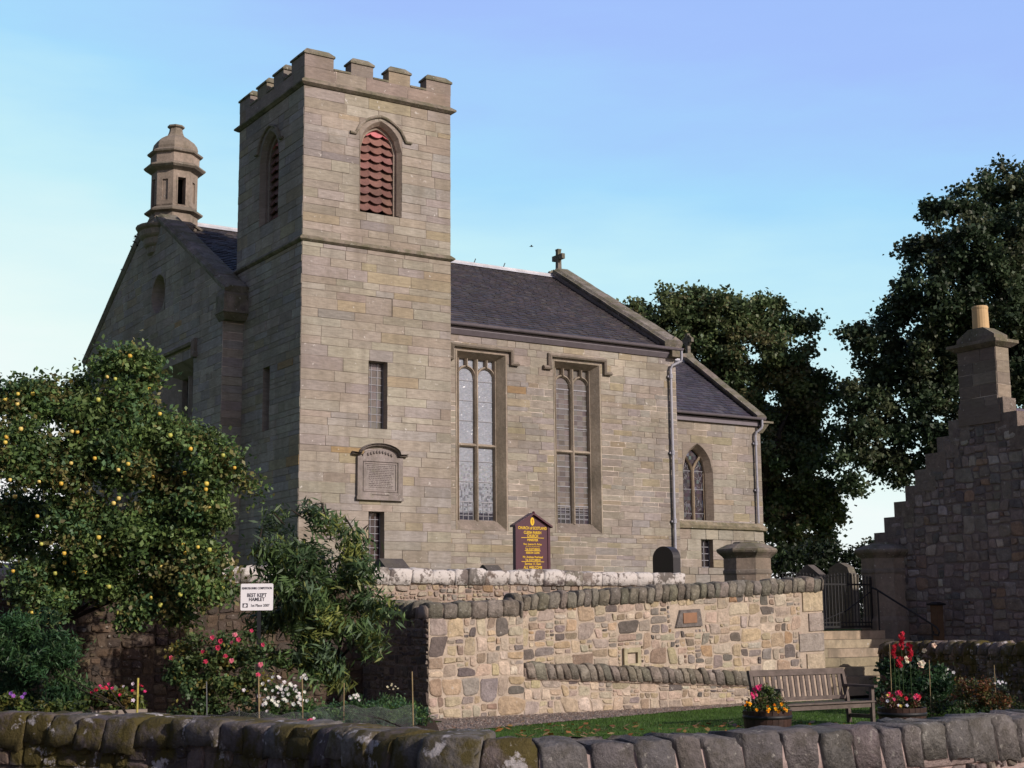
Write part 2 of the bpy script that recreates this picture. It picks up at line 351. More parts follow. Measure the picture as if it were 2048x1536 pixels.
def coping(mb, path, rng, wr, H, D, pal, lean=.25, gap=.022, e=.55, hj=.12, t0=0, t1=None, mortar=(.42, .33, .27), amp=.14, flat=.0, sag=.03, fill=.80, tp=.84):
    t = t0; t1 = t1 or path.L
    prof = [(math.cos(a), math.sin(a)) for a in [math.pi*k/10 for k in range(11)]]
    while t < t1-.05:
        wd = min(rng.uniform(*wr), t1-t); c = pick(rng, pal, amp); h = H*(1+rng.uniform(-hj, hj)); dd = D*(1+rng.uniform(-.07, .07)); ln = lean*rng.uniform(.4, 1.3)*h
        low = -rng.uniform(0, sag); rings = []
        offs = [rng.uniform(-.015, .015) for _ in prof]
        for q, sh in ((0, tp), (.06, (1+tp)/2), (.2, 1), (.5, 1.01), (.8, 1), (.94, (1+tp)/2), (1, tp)):
            rz = rng.uniform(-.008, .008)
            tt = t + gap/2 + (wd-gap)*q; P = path(tt); T = path.tan(tt); Nn = Vector((T.y, -T.x, 0)); ring = []
            for (cs, sn), o in zip(prof, offs):
                x = math.copysign(abs(cs)**e, cs)*dd/2*sh + o + rng.uniform(-.009, .009); z = (abs(sn)**(e+.12))*h*sh + low*(1-sn)*rng.uniform(.6, 1.2) + o + rz + rng.uniform(-.007, .007)
                ring.append(P + Nn*x + Vector((0, 0, z)) + T*(ln*(z/h-.3)))
            rings.append(ring)
        mb.loft(rings, c, closed=True)
        t += wd
    # bedding mortar under and between the stones
    n = max(2, int((t1-t0)/.15)); rg = []
    for k in range(n+1):
        tt = t0+(t1-t0)*k/n; P = path(tt); T = path.tan(tt); Nn = Vector((T.y, -T.x, 0))
        w2 = .36 if fill < .81 else .42; rg.append([P+Nn*(D*(w2+.04))+Vector((0,0,-.05)), P+Nn*(D*w2)+Vector((0,0,H*(fill-.18)))*1.0, P+Nn*(D*(w2-.2))+Vector((0,0,H*fill)), P-Nn*(D*(w2-.2))+Vector((0,0,H*fill)), P-Nn*(D*w2)+Vector((0,0,H*(fill-.18))), P-Nn*(D*(w2+.04))+Vector((0,0,-.05))])
    mb.loft(rg, mortar, mi=1)
# ================================================================== GROUND
def sheet(name, pts, m, kind='structure', c=(.5, .5, .5)):
    mb = MB(); mb.add(pts, [tuple(range(len(pts)))], c); o = mb.build(name, m); return tag(o, None, None, None, kind)
sheet('road', [(-1500, -1500, 0), (1500, -1500, 0), (1500, 1500, 0), (-1500, 1500, 0)], M['ground'])
sheet('lawn', [(9.5, 9.5, .004), (23.6, 8.6, .004), (24.2, 22.9, .004), (22.8, 23.4, .004), (11.0, 23.6, .004)], M['lawn'])
GYD = 1.45                                            # level of the churchyard behind the retaining walls
mb = MB(); mb.add([(-900, 25.9, GYD), (900, 25.9, GYD), (900, 1200, GYD), (-900, 1200, GYD)], [(0, 1, 2, 3)])
mb.add([(13.1, 23.5, GYD), (22.9, 23.6, GYD), (22.9, 25.9, GYD), (13.1, 25.9, GYD)], [(0, 1, 2, 3)])
mb.add([(22.9, 25.2, GYD-.004), (60, 25.2, GYD-.004), (60, 25.9, GYD-.004), (22.9, 25.9, GYD-.004)], [(0, 1, 2, 3)])
tag(mb.build('churchyard_grass', M['lawn']), kind='structure')
# planting bed of the left garden and the gravel margin below the wall
mb = MB(); bed = [(4.6, 13.2), (6.2, 9.6), (10.2, 17.6), (12.7, 22.3), (13.0, 25.6), (2.0, 25.6), (2.4, 15.5)]
cxb, cyb = 8.5, 19.5
mb.loft([[(cxb+(u-cxb)*k, cyb+(v-cyb)*k, z) for u, v in bed] for k, z in ((1.0, .02), (.97, .09), (.90, .17), (.8, .20), (.4, .2))]); tag(mb.build('garden_soil', M['soil']), kind='structure')
sheet('gravel_margin', [(10.9, 20.1, .012), (11.9, 20.2, .012), (15.6, 21.5, .012), (19.9, 22.8, .012), (22.8, 23.2, .012), (22.8, 23.5, .012), (13.0, 23.2, .012), (12.9, 22.4, .012)], M['gravel'])
sheet('tarmac_path', [(21.6, 23.45, .016), (20.9, 22.9, .016), (23.2, 21.2, .016), (23.4, 8.6, .016), (26.9, 8.6, .016), (26.9, 23.6, .016)], M['tarmac'])
# ================================================================== CHURCH
rng = random.Random(11)
CH = empty('church', (17.65, 36.3, 1.45), 'sandstone parish church with a square battlemented tower and slate roof', 'church')
TX0, TX1, TY0, TY1 = 15.44, 19.87, 34.05, 38.48
GX, NY0, NY1, NX1, RY, RZ, EZ = 14.84, 37.9, 50.5, 30.8, 44.2, 14.42, 10.5
ASH = [M['ashlar'], M['mortar']]
fS = lambda Y: (lambda u, v, d: (u, Y-d, v))          # face towards -Y
fW = lambda X: (lambda u, v, d: (X-d, u, v))          # face towards -X
fE = lambda X: (lambda u, v, d: (X+d, u, v))
fN = lambda Y: (lambda u, v, d: (u, Y+d, v))
rect = lambda a, b, c, d: [(a, c), (b, c), (b, d), (a, d)]
STONE = (.30, .25, .21); STONE2 = (.34, .28, .23)
def reveal(mb, h, f, d0, d1, c):
    a, b, z0, z1 = h
    for p, q in (((a, z0), (b, z0)), ((b, z0), (b, z1)), ((b, z1), (a, z1)), ((a, z1), (a, z0))):
        mb.add([f(*p, d0), f(*q, d0), f(*q, d1), f(*p, d1)], [(0, 1, 2, 3)], c)
def arch(cu, hw, z0, zs, za, n=9, k=.2):              # outline of a pointed opening, from the left foot round to the right foot
    L = []
    for i in range(n+1):
        x = i/n; x = 1-(1-x)**1.6 if i < n else 1
        u = 1-x; L.append((cu-hw*u, zs+(za-zs)*((1-k)*math.sqrt(max(0, 1-u*u)) + k*(1-u))))
    Rr = [(2*cu-u, v) for u, v in L[:-1]][::-1]
    return [(cu-hw, z0)] + L + Rr + [(cu+hw, z0)]
def ring_loft(mb, A, B, f, dA, dB, c):
    n = len(A); vs = [f(u, v, dA) for u, v in A] + [f(u, v, dB) for u, v in B]
    mb.add(vs, [(i, i+1, n+i+1, n+i) for i in range(n-1)], c)
def spandrel(mb, outl, ztop, f, d, c):                # fills the corners of the rectangular hole round a pointed head
    for (u0, v0), (u1, v1) in zip(outl[1:-2], outl[2:-1]):
        if abs(u1-u0) > 1e-4: mb.add([f(u0, v0, d), f(u1, v1, d), f(u1, ztop, d), f(u0, ztop, d)], [(0, 1, 2, 3)], c)
def moulding(mb, pts, f, w, d0, d1, c):               # a projecting band following pts (u,v), width w outwards
    n = len(pts); out = []
    for i, p in enumerate(pts):
        a = pts[max(i-1, 0)]; b = pts[min(i+1, n-1)]; t = ((Vector(p)-Vector(a)).normalized() if i else Vector((0, 0))) + ((Vector(b)-Vector(p)).normalized() if i < n-1 else Vector((0, 0))); t.normalize(); nn = Vector((-t.y, t.x))
        if 0 < i < n-1:
            e1 = Vector((p[0]-a[0], p[1]-a[1])).normalized(); k = 1/max(.5, abs(e1.dot(t)))
        else: k = 1
        out.append((p[0]+nn.x*w*k, p[1]+nn.y*w*k))
    rings = [[f(*pts[i], d0), f(*pts[i], d1*.75), f(pts[i][0]*.6+out[i][0]*.4, pts[i][1]*.6+out[i][1]*.4, d1), f(*out[i], d1*.55), f(*out[i], d0)] for i in range(n)]
    mb.loft(rings, c)
def pane_grid(mb, u0, u1, v0, v1, f, d, nu, nv, colf, rng):
    for i in range(nu):
        for j in range(nv):
            a, b = u0+(u1-u0)*i/nu, u0+(u1-u0)*(i+1)/nu; c, e = v0+(v1-v0)*j/nv, v0+(v1-v0)*(j+1)/nv
            t = [rng.uniform(-.003, .003) for _ in range(4)]
            mb.add([f(a, c, d+t[0]), f(b, c, d+t[1]), f(b, e, d+t[2]), f(a, e, d+t[3])], [(0, 1, 2, 3)], colf((a+b)/2, (c+e)/2, rng))

# ---- tower walls
slitA = (17.38, 17.93, 6.74, 8.52); slitB = (17.41, 17.86, 3.28, 4.57); slitL = (35.98, 36.42, 6.80, 8.50)
BZ0, BZS, BZA = 12.52, 14.35, 15.12
belF = (17.70-.64, 17.70+.64, BZ0, BZA); belL = (36.27-.64, 36.27+.64, BZ0, BZA)
panel = (17.28, 18.07, 9.76, 10.25)
mb = MB(); r_ = random.Random(3)
lighter = lambda u, v: 1.0
ashlar(mb, rect(TX0, TX1, 1.2, 11.5), [slitA, slitB, panel], fS(TY0), r_, PAL_CH, ch=(.15, .31), bl=(.4, 1.2), gap=.016)
ashlar(mb, rect(TX0, TX1, 11.62, 15.72), [belF], fS(TY0), r_, PAL_CH, ch=(.17, .32), bl=(.4, 1.1), gap=.016)
ashlar(mb, rect(TY0, TY1, 1.2, 11.5), [slitL], fW(TX0), r_, PAL_CH, bl=(.3, 1.1))
ashlar(mb, rect(TY0, TY1, 11.62, 15.72), [belL], fW(TX0), r_, PAL_CH, ch=(.2, .34))
ashlar(mb, rect(TY0, TY1, 1.2, 15.72), [], fE(TX1), r_, PAL_CH, bl=(.5, 1.2))
ashlar(mb, rect(TX0, TX1, 9, 15.72), [], fN(TY1), r_, PAL_CH, bl=(.5, 1.2))
for h, f in ((slitA, fS(TY0)), (slitB, fS(TY0)), (slitL, fW(TX0))): reveal(mb, h, f, .012, -.24, STONE2)
ashlar(mb, rect(panel[0]+.005, panel[1]-.005, panel[2]+.005, panel[3]-.005), [], fS(TY0+.014), r_, [(1, (.33, .28, .23))], ch=(.5, .6), bl=(.8, .9))
for f, cu in ((fS(TY0), 17.70), (fW(TX0), 36.27)):
    o0 = arch(cu, .64, BZ0, BZS, BZA); o1 = arch(cu, .55, BZ0+.07, BZS, BZA-.10); o2 = arch(cu, .50, BZ0+.07, BZS, BZA-.17)
    spandrel(mb, o0, BZA, f, .011, (.29, .245, .21))
    ring_loft(mb, o0, o1, f, .011, -.13, STONE2); ring_loft(mb, o1, o1, f, -.13, -.2, STONE2); ring_loft(mb, o1, o2, f, -.2, -.22, STONE2); ring_loft(mb, o2, o2, f, -.22, -.6, STONE2)
    mb.add([f(cu-.64, BZ0, .011), f(cu+.64, BZ0, .011), f(cu+.5, BZ0+.10, -.3), f(cu-.5, BZ0+.10, -.3)], [(0, 1, 2, 3)], (.27, .23, .17))
tower = mb.build('tower', [M['ashlar'], M['tmortar']], CH)
mb = MB()
for z, w, h in ((11.5, .10, .13), (15.72, .13, .17)):   # string courses with a chamfered drip
    mb = MB()
    for a, b in ((w, z+h*.45),):
        x0, x1, y0, y1 = TX0, TX1, TY0, TY1
        mb.frustum((x0-w*.3, x1+w*.3, y0-w*.3, y1+w*.3), (x0-w, x1+w, y0-w, y1+w), z, z+h*.35, (.27, .225, .185))
        mb.frustum((x0-w, x1+w, y0-w, y1+w), (x0-w, x1+w, y0-w, y1+w), z+h*.35, z+h*.62, (.27, .225, .185))
        mb.frustum((x0-w, x1+w, y0-w, y1+w), (x0-.005, x1+.005, y0-.005, y1+.005), z+h*.62, z+h+.04, (.25, .21, .17))
    mb.build('string_course', M['cornice'], tower)
# parapet with merlons
mb = MB(); pal = [(3, (.29, .24, .205)), (2, (.255, .215, .185)), (1, (.31, .25, .19))]
for f, a, b in ((fS(TY0), TX0, TX1), (fW(TX0), TY0, TY1), (fN(TY1), TX0, TX1), (fE(TX1), TY0, TY1)):
    ashlar(mb, rect(a, b, 15.9, 16.27), [], f, r_, pal, ch=(.36, .4), bl=(.6, 1.2), gap=.012)
T_ = .34
for x0, x1, y0, y1 in ((TX0+.001, TX1-.001, TY0+.001, TY0+T_), (TX0+.001, TX1-.001, TY1-T_, TY1-.001), (TX0+.001, TX0+T_, TY0+T_, TY1-T_), (TX1-T_, TX1-.001, TY0+T_, TY1-T_)):
    mb.box(x0, x1, y0, y1, 15.6, 16.268, (.26, .22, .185), 0)
mb.box(TX0+T_, TX1-T_, TY0+T_, TY1-T_, 15.5, 15.7, (.2, .2, .2), 0)
offs = [(0, .83), (1.35, 2.01), (2.49, 3.15), (3.66, 4.43)]
def cap(x0, x1, y0, y1, z, h, ov, ins):
    mb.frustum((x0-ov, x1+ov, y0-ov, y1+ov), (x0-ov, x1+ov, y0-ov, y1+ov), z, z+.05, (.235, .21, .165), 2)
    mb.frustum((x0-ov, x1+ov, y0-ov, y1+ov), (x0+ins, x1-ins, y0+ins, y1-ins), z+.05, z+h, (.25, .225, .175), 2)
def merlon(x0, x1, y0, y1):
    c = pick(r_, pal); mb.box(x0, x1, y0, y1, 16.262, 16.60, c, 0); cap(x0, x1, y0, y1, 16.60, .19, .035, .10)
for i, (a, b) in enumerate(offs):
    for yy in ((TY0-.011, TY0+T_), (TY1-T_, TY1+.011)):
        if i == 0: merlon(TX0-.011, TX0+.83, *yy)
        elif i == 3: merlon(TX0+3.66, TX1+.011, *yy)
        else: merlon(TX0+a, TX0+b, *yy)
    for xx in ((TX0-.011, TX0+T_), (TX1-T_, TX1+.011)):
        if i in (1, 2): merlon(*xx, TY0+a, TY0+b)
        elif i == 0: merlon(*xx, TY0+T_, TY0+.83)
        else: merlon(*xx, TY0+3.66, TY1-T_)
for (a, b), (c, d) in zip(offs, offs[1:]):
    for yy in ((TY0, TY0+T_), (TY1-T_, TY1)): cap(TX0+b+.04, TX0+c-.04, *yy, 16.27, .10, .03, .09)
    for xx in ((TX0, TX0+T_), (TX1-T_, TX1)): cap(*xx, TY0+b+.04, TY0+c-.04, 16.27, .10, .03, .09)
mb.build('parapet', [M['ashlar'], M['mortar'], M['cornice']], tower)
# belfry openings: hood moulding and clay tile louvres
for f, cu in ((fS(TY0), 17.70), (fW(TX0), 36.27)):
    mb = MB(); q = arch(cu, .70, BZS+.28, BZS+.28, BZA+.09, n=10)[1:-1]
    q = [(cu-.93, BZS+.27), (cu-.74, BZS+.27)] + q[1:-1] + [(cu+.74, BZS+.27), (cu+.93, BZS+.27)]
    moulding(mb, q, f, .075, 0, .085, (.30, .255, .21))
    mb.build('hood_mould', M['cornice'], tower)
    mb = MB(); pitch = .232; rr = random.Random(5)
    for k in range(11):
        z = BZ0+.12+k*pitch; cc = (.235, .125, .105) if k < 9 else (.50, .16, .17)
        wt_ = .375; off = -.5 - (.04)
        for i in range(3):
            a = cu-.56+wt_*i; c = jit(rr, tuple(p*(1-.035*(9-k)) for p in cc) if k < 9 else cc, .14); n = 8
            top = [f(a+wt_*j/n, z+.34, -.40+.012*math.sin(math.pi*j/n)) for j in range(n+1)]
            bot = [f(a+wt_*j/n, z+.085-.085*math.sin(math.pi*j/n)**.8, -.255+.03*math.sin(math.pi*j/n)) for j in range(n+1)]
            bot2 = [f(a+wt_*j/n, z+.078-.085*math.sin(math.pi*j/n)**.8, -.29+.03*math.sin(math.pi*j/n)) for j in range(n+1)]
            vs = top+bot+bot2; m_ = n+1
            mb.add(vs, [(j, j+1, m_+j+1, m_+j) for j in range(n)] + [(m_+j, m_+j+1, 2*m_+j+1, 2*m_+j) for j in range(n)], c)
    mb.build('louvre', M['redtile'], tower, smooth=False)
    mb = MB(); mb.add([f(cu-.64, BZ0, -.58), f(cu+.64, BZ0, -.58), f(cu+.64, BZA, -.58), f(cu-.64, BZA, -.58)], [(0, 1, 2, 3)]); mb.build('dark_backing', M['dark'], tower)
# slit windows
def slit(h, f, rows, cfn):
    mb = MB(); rr = random.Random(int(h[2]*10)); a, b, z0, z1 = h
    pane_grid(mb, a, b, z0, z1, f, -.23, 3, rows, cfn, rr); wnd = mb.build('slit_window', M['glass'], tower)
    mb = MB()
    for i in range(4): x = a+.01+(b-a-.02)*i/3; mb.bar(f(x, z0, -.222), f(x, z1, -.222), .014, .014)
    for j in range(rows+1): z = z0+.005+(z1-z0-.01)*j/rows; mb.bar(f(a, z, -.22), f(b, z, -.22), .014, .014)
    mb.build('leading', M['came'], wnd)
slit(slitA, fS(TY0), 9, lambda u, v, r: jit(r, (.13, .115, .105), .2))
slit(slitB, fS(TY0), 7, lambda u, v, r: jit(r, (.03, .02, .024), .3))
slit(slitL, fW(TX0), 9, lambda u, v, r: jit(r, (.03, .028, .03), .3))
# memorial tablet on the tower
f = fS(TY0); G1 = (.29, .25, .235)
mb = MB(); cx = 17.70
mb.prism(rect(17.04, 18.36, 4.87, 5.98), f, 0, .07, G1)
for (a, b, c, d) in ((17.04, 17.18, 4.95, 5.98), (18.22, 18.36, 4.95, 5.98), (17.18, 18.22, 5.86, 5.98), (17.18, 18.22, 4.95, 5.06)): mb.prism(rect(a, b, c, d), f, .07, .10, G1)
for (a, b, c, d) in ((17.21, 17.25, 5.08, 5.84), (18.15, 18.19, 5.08, 5.84), (17.25, 18.15, 5.80, 5.84), (17.25, 18.15, 5.08, 5.12)): mb.prism(rect(a, b, c, d), f, .07, .092, G1)
mb.prism(rect(17.02, 18.38, 4.86, 4.95), f, 0, .11, G1)
mb.prism([(17.45, 5.0)]+[(17.45+.5*k/8, 5.0+.045*math.sin(math.pi*k/8)) for k in range(9)]+[(17.95, 5.0)], f, .1, .125, G1)
tymp = [(17.2, 5.98), (18.2, 5.98)] + [(17.7+.5*math.cos(t), 5.98+.23*math.sin(t)) for t in [math.pi*k/10 for k in range(11)]]
mb.prism(tymp, f, 0, .06, G1)
for k in range(9):                                      # carved foliage in the pediment
    u = 17.36+.085*k; z = 6.0+.09*math.sin(math.pi*(k+.5)/9); p = Vector(f(u, z+.03, .07))
    mb.lathe(p.x, p.y, [(.004, p.z-.05), (.035, p.z-.02), (.04, p.z+.02), (.004, p.z+.05)], 6, G1)
pc = [(16.90, 6.02), (17.16, 6.02)] + [(17.7-.56*math.cos(math.pi*k/12), 6.02+.25*math.sin(math.pi*k/12)) for k in range(13)] + [(18.24, 6.02), (18.50, 6.02)]
moulding(mb, pc, f, .05, 0, .13, (.28, .24, .22)); moulding(mb, [(u, v+.05) for u, v in pc], f, .035, 0, .17, (.28, .24, .22))
tab = mb.build('memorial_tablet', M['dressed'], CH)
mb = MB(); rr = random.Random(8)
mb.prism(rect(17.26, 18.14, 5.13, 5.79), f, .07, .078, (.30, .265, .25)); mb.build('inscribed_panel', M['dressed'], tab)
mb = MB()
for k in range(13):                                     # worn incised lines, too small to read
    z = 5.745-.046*k; u = 17.30+(.06 if k > 2 else 0)+rr.uniform(0, .03)
    while u < 18.10-(.07 if k > 2 else 0):
        L = rr.uniform(.02, .09); mb.prism(rect(u, min(u+L, 18.1), z-.009, z+.009), f, .078, .081, (.11, .09, .085)); u += L+.016
mb.build('worn_inscription', M['dressed'], tab)

# ---- nave
WIN = [(23.20, 0), (26.77, 1)]
hw_o, hw_i, wz0, wz0i, wz1, wz1i, wd = .92, .675, 4.47, 4.79, 9.93, 9.72, .30
holes = [(cx-hw_o, cx+hw_o, wz0, wz1) for cx, _ in WIN]
mb = MB(); r_ = random.Random(21)
PAL_NV = [(wg, tuple(v*.93 for v in c)) for wg, c in PAL_CH]
ashlar(mb, rect(TX1-.3, NX1, 1.2, EZ), holes, fS(NY0), r_, PAL_NV, ch=(.13, .26), bl=(.3, .9))
ashlar(mb, rect(GX, TX0+.2, 1.2, EZ), [], fS(NY0), r_, PAL_NV, ch=(.2, .3), bl=(.5, .8))
ocu = (43.3-.6, 43.3+.6, 11.83-.6, 11.83+.6); gw = [(40.1, 43.1, 4.2, 9.35), (45.3, 48.3, 4.2, 9.35)]
gab = [(NY0, 1.2), (NY1, 1.2), (NY1, EZ+.42), (RY, RZ+.2), (NY0, EZ+.42)]
ashlar(mb, gab, [ocu]+gw, fW(GX), r_, PAL_NV, ch=(.17, .3), bl=(.35, 1.0))
mb.add([(NX1, NY0, 1.2), (NX1, NY1, 1.2), (NX1, NY1, EZ), (NX1, RY, RZ), (NX1, NY0, EZ)], [(0, 1, 2, 3, 4)], STONE)
mb.add([(GX, NY1, 1.2), (NX1, NY1, 1.2), (NX1, NY1, EZ), (GX, NY1, EZ)], [(0, 1, 2, 3)], STONE)
circ = [(43.3+.6*math.cos(t), 11.83+.6*math.sin(t)) for t in [2*math.pi*k/24 for k in range(25)]]
for (u0, v0), (u1, v1) in zip(circ, circ[1:]):
    zt0 = 12.43 if (v0+v1)/2 > 11.83 else 11.23
    mb.add([fW(GX)(u0, v0, .01), fW(GX)(u1, v1, .01), fW(GX)(u1, zt0, .01), fW(GX)(u0, zt0, .01)], [(0, 1, 2, 3)], (.27, .23, .2))
ring_loft(mb, circ, [(43.3+(u-43.3)*.8, 11.83+(v-11.83)*.8) for u, v in circ], fW(GX), .01, -.4, STONE2)
mb.add([fW(GX)(43.3+(u-43.3)*.8, 11.83+(v-11.83)*.8, -.4) for u, v in circ[:-1]], [tuple(range(24))], (.075, .06, .05))
nave = mb.build('nave', ASH, CH)
# traceried nave windows
def nave_window(cx, kind):
    f = fS(NY0); mb = MB(); c = (.335, .28, .225)
    O = [(cx-hw_o, wz0), (cx+hw_o, wz0), (cx+hw_o, wz1), (cx-hw_o, wz1)]; O2 = [(cx-hw_o+.05, wz0), (cx+hw_o-.05, wz0), (cx+hw_o-.05, wz1-.05), (cx-hw_o+.05, wz1-.05)]
    I = [(cx-hw_i, wz0i), (cx+hw_i, wz0i), (cx+hw_i, wz1i), (cx-hw_i, wz1i)]
    for A, B, dA, dB in ((O, O2, .014, .014), (O2, I, .014, -wd), (I, I, -wd, -wd-.14)):
        for i in range(4):
            k = (i+1) % 4
            mb.add([f(*A[i], dA), f(*A[k], dA), f(*B[k], dB), f(*B[i], dB)], [(0, 1, 2, 3)], jit(rng, c if i else (.25, .21, .18), .05))
    prof = [(-.075, -wd-.11), (-.06, -wd), (-.018, -wd+.07), (.018, -wd+.07), (.06, -wd), (.075, -wd-.11)]
    mb.loft([[f(cx+u, z, d) for u, d in prof] for z in (wz0i-.02, wz1i)], c)
    for s in (-1, 1):
        mb.loft([[f(cx+s*(hw_i-.02)+u*.5, z, d-.02) for u, d in prof] for z in (wz0i-.02, wz1i)], c)
    tz = 7.06                                            # transom
    mb.loft([[f(u, tz+v, d) for v, d in ((-.05, -wd-.11), (-.05, -wd-.01), (-.015, -wd+.045), (.02, -wd+.045), (.06, -wd-.03), (.06, -wd-.11))] for u in (cx-hw_i, cx+hw_i)], c)
    for s in (-1, 1):
        lc = cx+s*.355; zs, za, hw = 9.12, 9.44, .275
        pts = [(lc-hw*math.cos(math.pi*k/14), zs+(za-zs)*math.sin(math.pi*k/14)**.9) for k in range(15)]
        o = [(lc-(hw+.07)*math.cos(math.pi*k/14), zs+(za+.085-zs)*math.sin(math.pi*k/14)**.9) for k in range(15)]
        rings = [[f(*p, -wd-.11), f(*p, -wd-.05), f((p[0]+q[0])/2, (p[1]+q[1])/2, -wd+.02), f(*q, -wd-.01), f(*q, -wd-.11)] for p, q in zip(pts, o)]
        mb.loft(rings, c)
        mb.loft([[f(lc+u*.7, z, d) for u, d in prof] for z in (za+.05, wz1i)], c)
    wnd = mb.build('window', M['dressed'], CH)
    # glass: small leaded quarries, sky reflection painted pale in one window, the other brown-grey
    mb = MB(); rr = random.Random(31+kind)
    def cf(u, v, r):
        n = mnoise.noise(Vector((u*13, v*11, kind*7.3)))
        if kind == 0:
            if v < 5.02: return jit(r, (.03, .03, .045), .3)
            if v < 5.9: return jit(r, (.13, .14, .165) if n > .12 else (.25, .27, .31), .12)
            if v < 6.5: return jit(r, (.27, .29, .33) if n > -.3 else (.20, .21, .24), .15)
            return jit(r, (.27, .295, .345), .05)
        if v < 5.35: return jit(r, (.028, .028, .034), .5)
        if v < 5.5: return jit(r, (.16, .14, .12), .3)
        return jit(r, (.145, .13, .12) if n > -.25 else (.105, .09, .085), .16)
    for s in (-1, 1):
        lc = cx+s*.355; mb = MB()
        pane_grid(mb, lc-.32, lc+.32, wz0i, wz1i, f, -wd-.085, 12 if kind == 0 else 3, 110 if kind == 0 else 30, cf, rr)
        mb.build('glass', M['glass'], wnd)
    mb = MB()
    for s in (-1, 1):
        lc = cx+s*.355
        z = wz0i+.55
        while z < 9.1:
            if abs(z-tz) > .2: mb.bar(f(lc-.27, z, -wd-.075), f(lc+.27, z, -wd-.075), .022, .022, c=(.1, .1, .1))
            z += .62
        for z in [wz0i+.14*k for k in range(0, 5)]: mb.bar(f(lc-.27, z, -wd-.078), f(lc+.27, z, -wd-.078), .016, .016)
        for k, u in enumerate((-.262, -.09, .09, .262)): mb.bar(f(lc+u, wz0i, -wd-.078), f(lc+u, wz0i+.56, -wd-.078), .016, .016)
        if kind: 
            for k in range(1, 28): z = wz0i+.165*k; mb.bar(f(lc-.27, z, -wd-.081), f(lc+.27, z, -wd-.081), .010, .010)
    mb.build('leading', M['came'], wnd)
    mb = MB(); hwm = 1.02; zt = 9.99
    pts = [(cx-hwm-.30, 9.58), (cx-hwm, 9.58), (cx-hwm, zt), (cx+hwm, zt), (cx+hwm, 9.58), (cx+hwm+.30, 9.58)]
    moulding(mb, pts, f, .12, 0, .15, (.25, .21, .175))
    mb.build('hood_mould', M['dressed'], wnd)
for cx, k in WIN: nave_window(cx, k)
# west gable windows: splayed, two lights, square hood
for y0, y1, z0, z1 in gw:
    f = fW(GX); cy = (y0+y1)/2; mb = MB(); c = (.28, .235, .205)
    O = rect(y0, y1, z0, z1); I = rect(y0+.75, y1-.75, z0+.3, z1-.32)
    for i in range(4):
        k = (i+1) % 4
        mb.add([f(*O[i], .012), f(*O[k], .012), f(*I[k], -.5), f(*I[i], -.5)], [(0, 1, 2, 3)], c)
        mb.add([f(*I[i], -.5), f(*I[k], -.5), f(*I[k], -.75), f(*I[i], -.75)], [(0, 1, 2, 3)], c)
    mb.loft([[f(cy+u, z, d) for u, d in ((-.09, -.7), (-.09, -.52), (-.03, -.42), (.03, -.42), (.09, -.52), (.09, -.7))] for z in (z0+.28, z1-.3)], c)
    wnd = mb.build('window', M['dressed'], CH)
    mb = MB(); pane_grid(mb, y0+.7, y1-.7, z0+.2, z1-.3, f, -.66, 8, 26, lambda u, v, r: jit(r, (.05, .05, .06), .3), rng); mb.build('glass', M['glass'], wnd)
    mb = MB(); moulding(mb, [(y0-.3, z1-.05), (y0-.1, z1-.05), (y0-.1, z1+.35), (y1+.1, z1+.35), (y1+.1, z1-.05), (y1+.3, z1-.05)], lambda u, v, d: f(y0+y1-u, v, d) if False else f(u, v, d), .16, 0, .16, (.25, .21, .18))
    mb.build('hood_mould', M['dressed'], wnd)
# slate roofs
def slates(mb, O, U, V, nrm, lu, lv, rng, su=.27, sv=.19, inside=None, pal=((3, (.052, .044, .047)), (2, (.064, .054, .055)), (1, (.042, .037, .040)), (.6, (.08, .068, .064)))):
    O, U, V, nrm = Vector(O), Vector(U), Vector(V), Vector(nrm)
    j = 0; v = 0
    while v < lv:
        s = sv*(1.25-.45*v/lv)*rng.uniform(.92, 1.08); u = -rng.uniform(0, su)
        while u < lu:
            wd_ = su*rng.uniform(.65, 1.25)
            a, b = max(u, 0), min(u+wd_, lu); u += wd_
            if b-a < .02 or (inside and not inside((a+b)/2, v)): continue
            g = .006; lift = rng.uniform(.012, .03); dv = rng.uniform(-.015, .012)
            p0 = O+U*(a+g)+V*(v+dv)+nrm*(lift+.014); p1 = O+U*(b-g)+V*(v+dv+rng.uniform(-.012, .012))+nrm*(lift+.014)
            p2 = O+U*(b-g)+V*(v+s+.05)+nrm*.004; p3 = O+U*(a+g)+V*(v+s+.05)+nrm*.004
            mb.add([p0, p1, p2, p3, p0-nrm*(lift+.012), p1-nrm*(lift+.012)], [(0, 1, 2, 3), (4, 5, 1, 0)], pick(rng, pal, .16))
        v += s; j += 1
mb = MB(); rr = random.Random(41)
ey, ez = NY0-.22, 10.64; V = Vector((0, RY-ey, RZ-ez)); lv = V.length; V.normalize(); nrm = Vector((0, -V.z, V.y))
x0r, x1r = 15.4, 30.2
mb.add([(x0r, ey, ez), (x1r, ey, ez), (x1r, RY, RZ), (x0r, RY, RZ)], [(0, 1, 2, 3)], (.04, .035, .04))
mb.add([(x0r, RY, RZ), (x1r, RY, RZ), (x1r, 2*RY-ey, ez), (x0r, 2*RY-ey, ez)], [(0, 1, 2, 3)], (.06, .05, .06))
ins = lambda u, v: not (TX0+.05 < x0r+u < TX1-.05 and ey+v*V.y < TY1-.02)
slates(mb, (x0r, ey, ez), (1, 0, 0), V, nrm, x1r-x0r, lv, rr, inside=ins)
roof = mb.build('nave_roof', M['slate'], CH)
mb = MB(); mb.tube([(15.6, RY, RZ+.06), (30.2, RY, RZ+.06)], .07, 8)
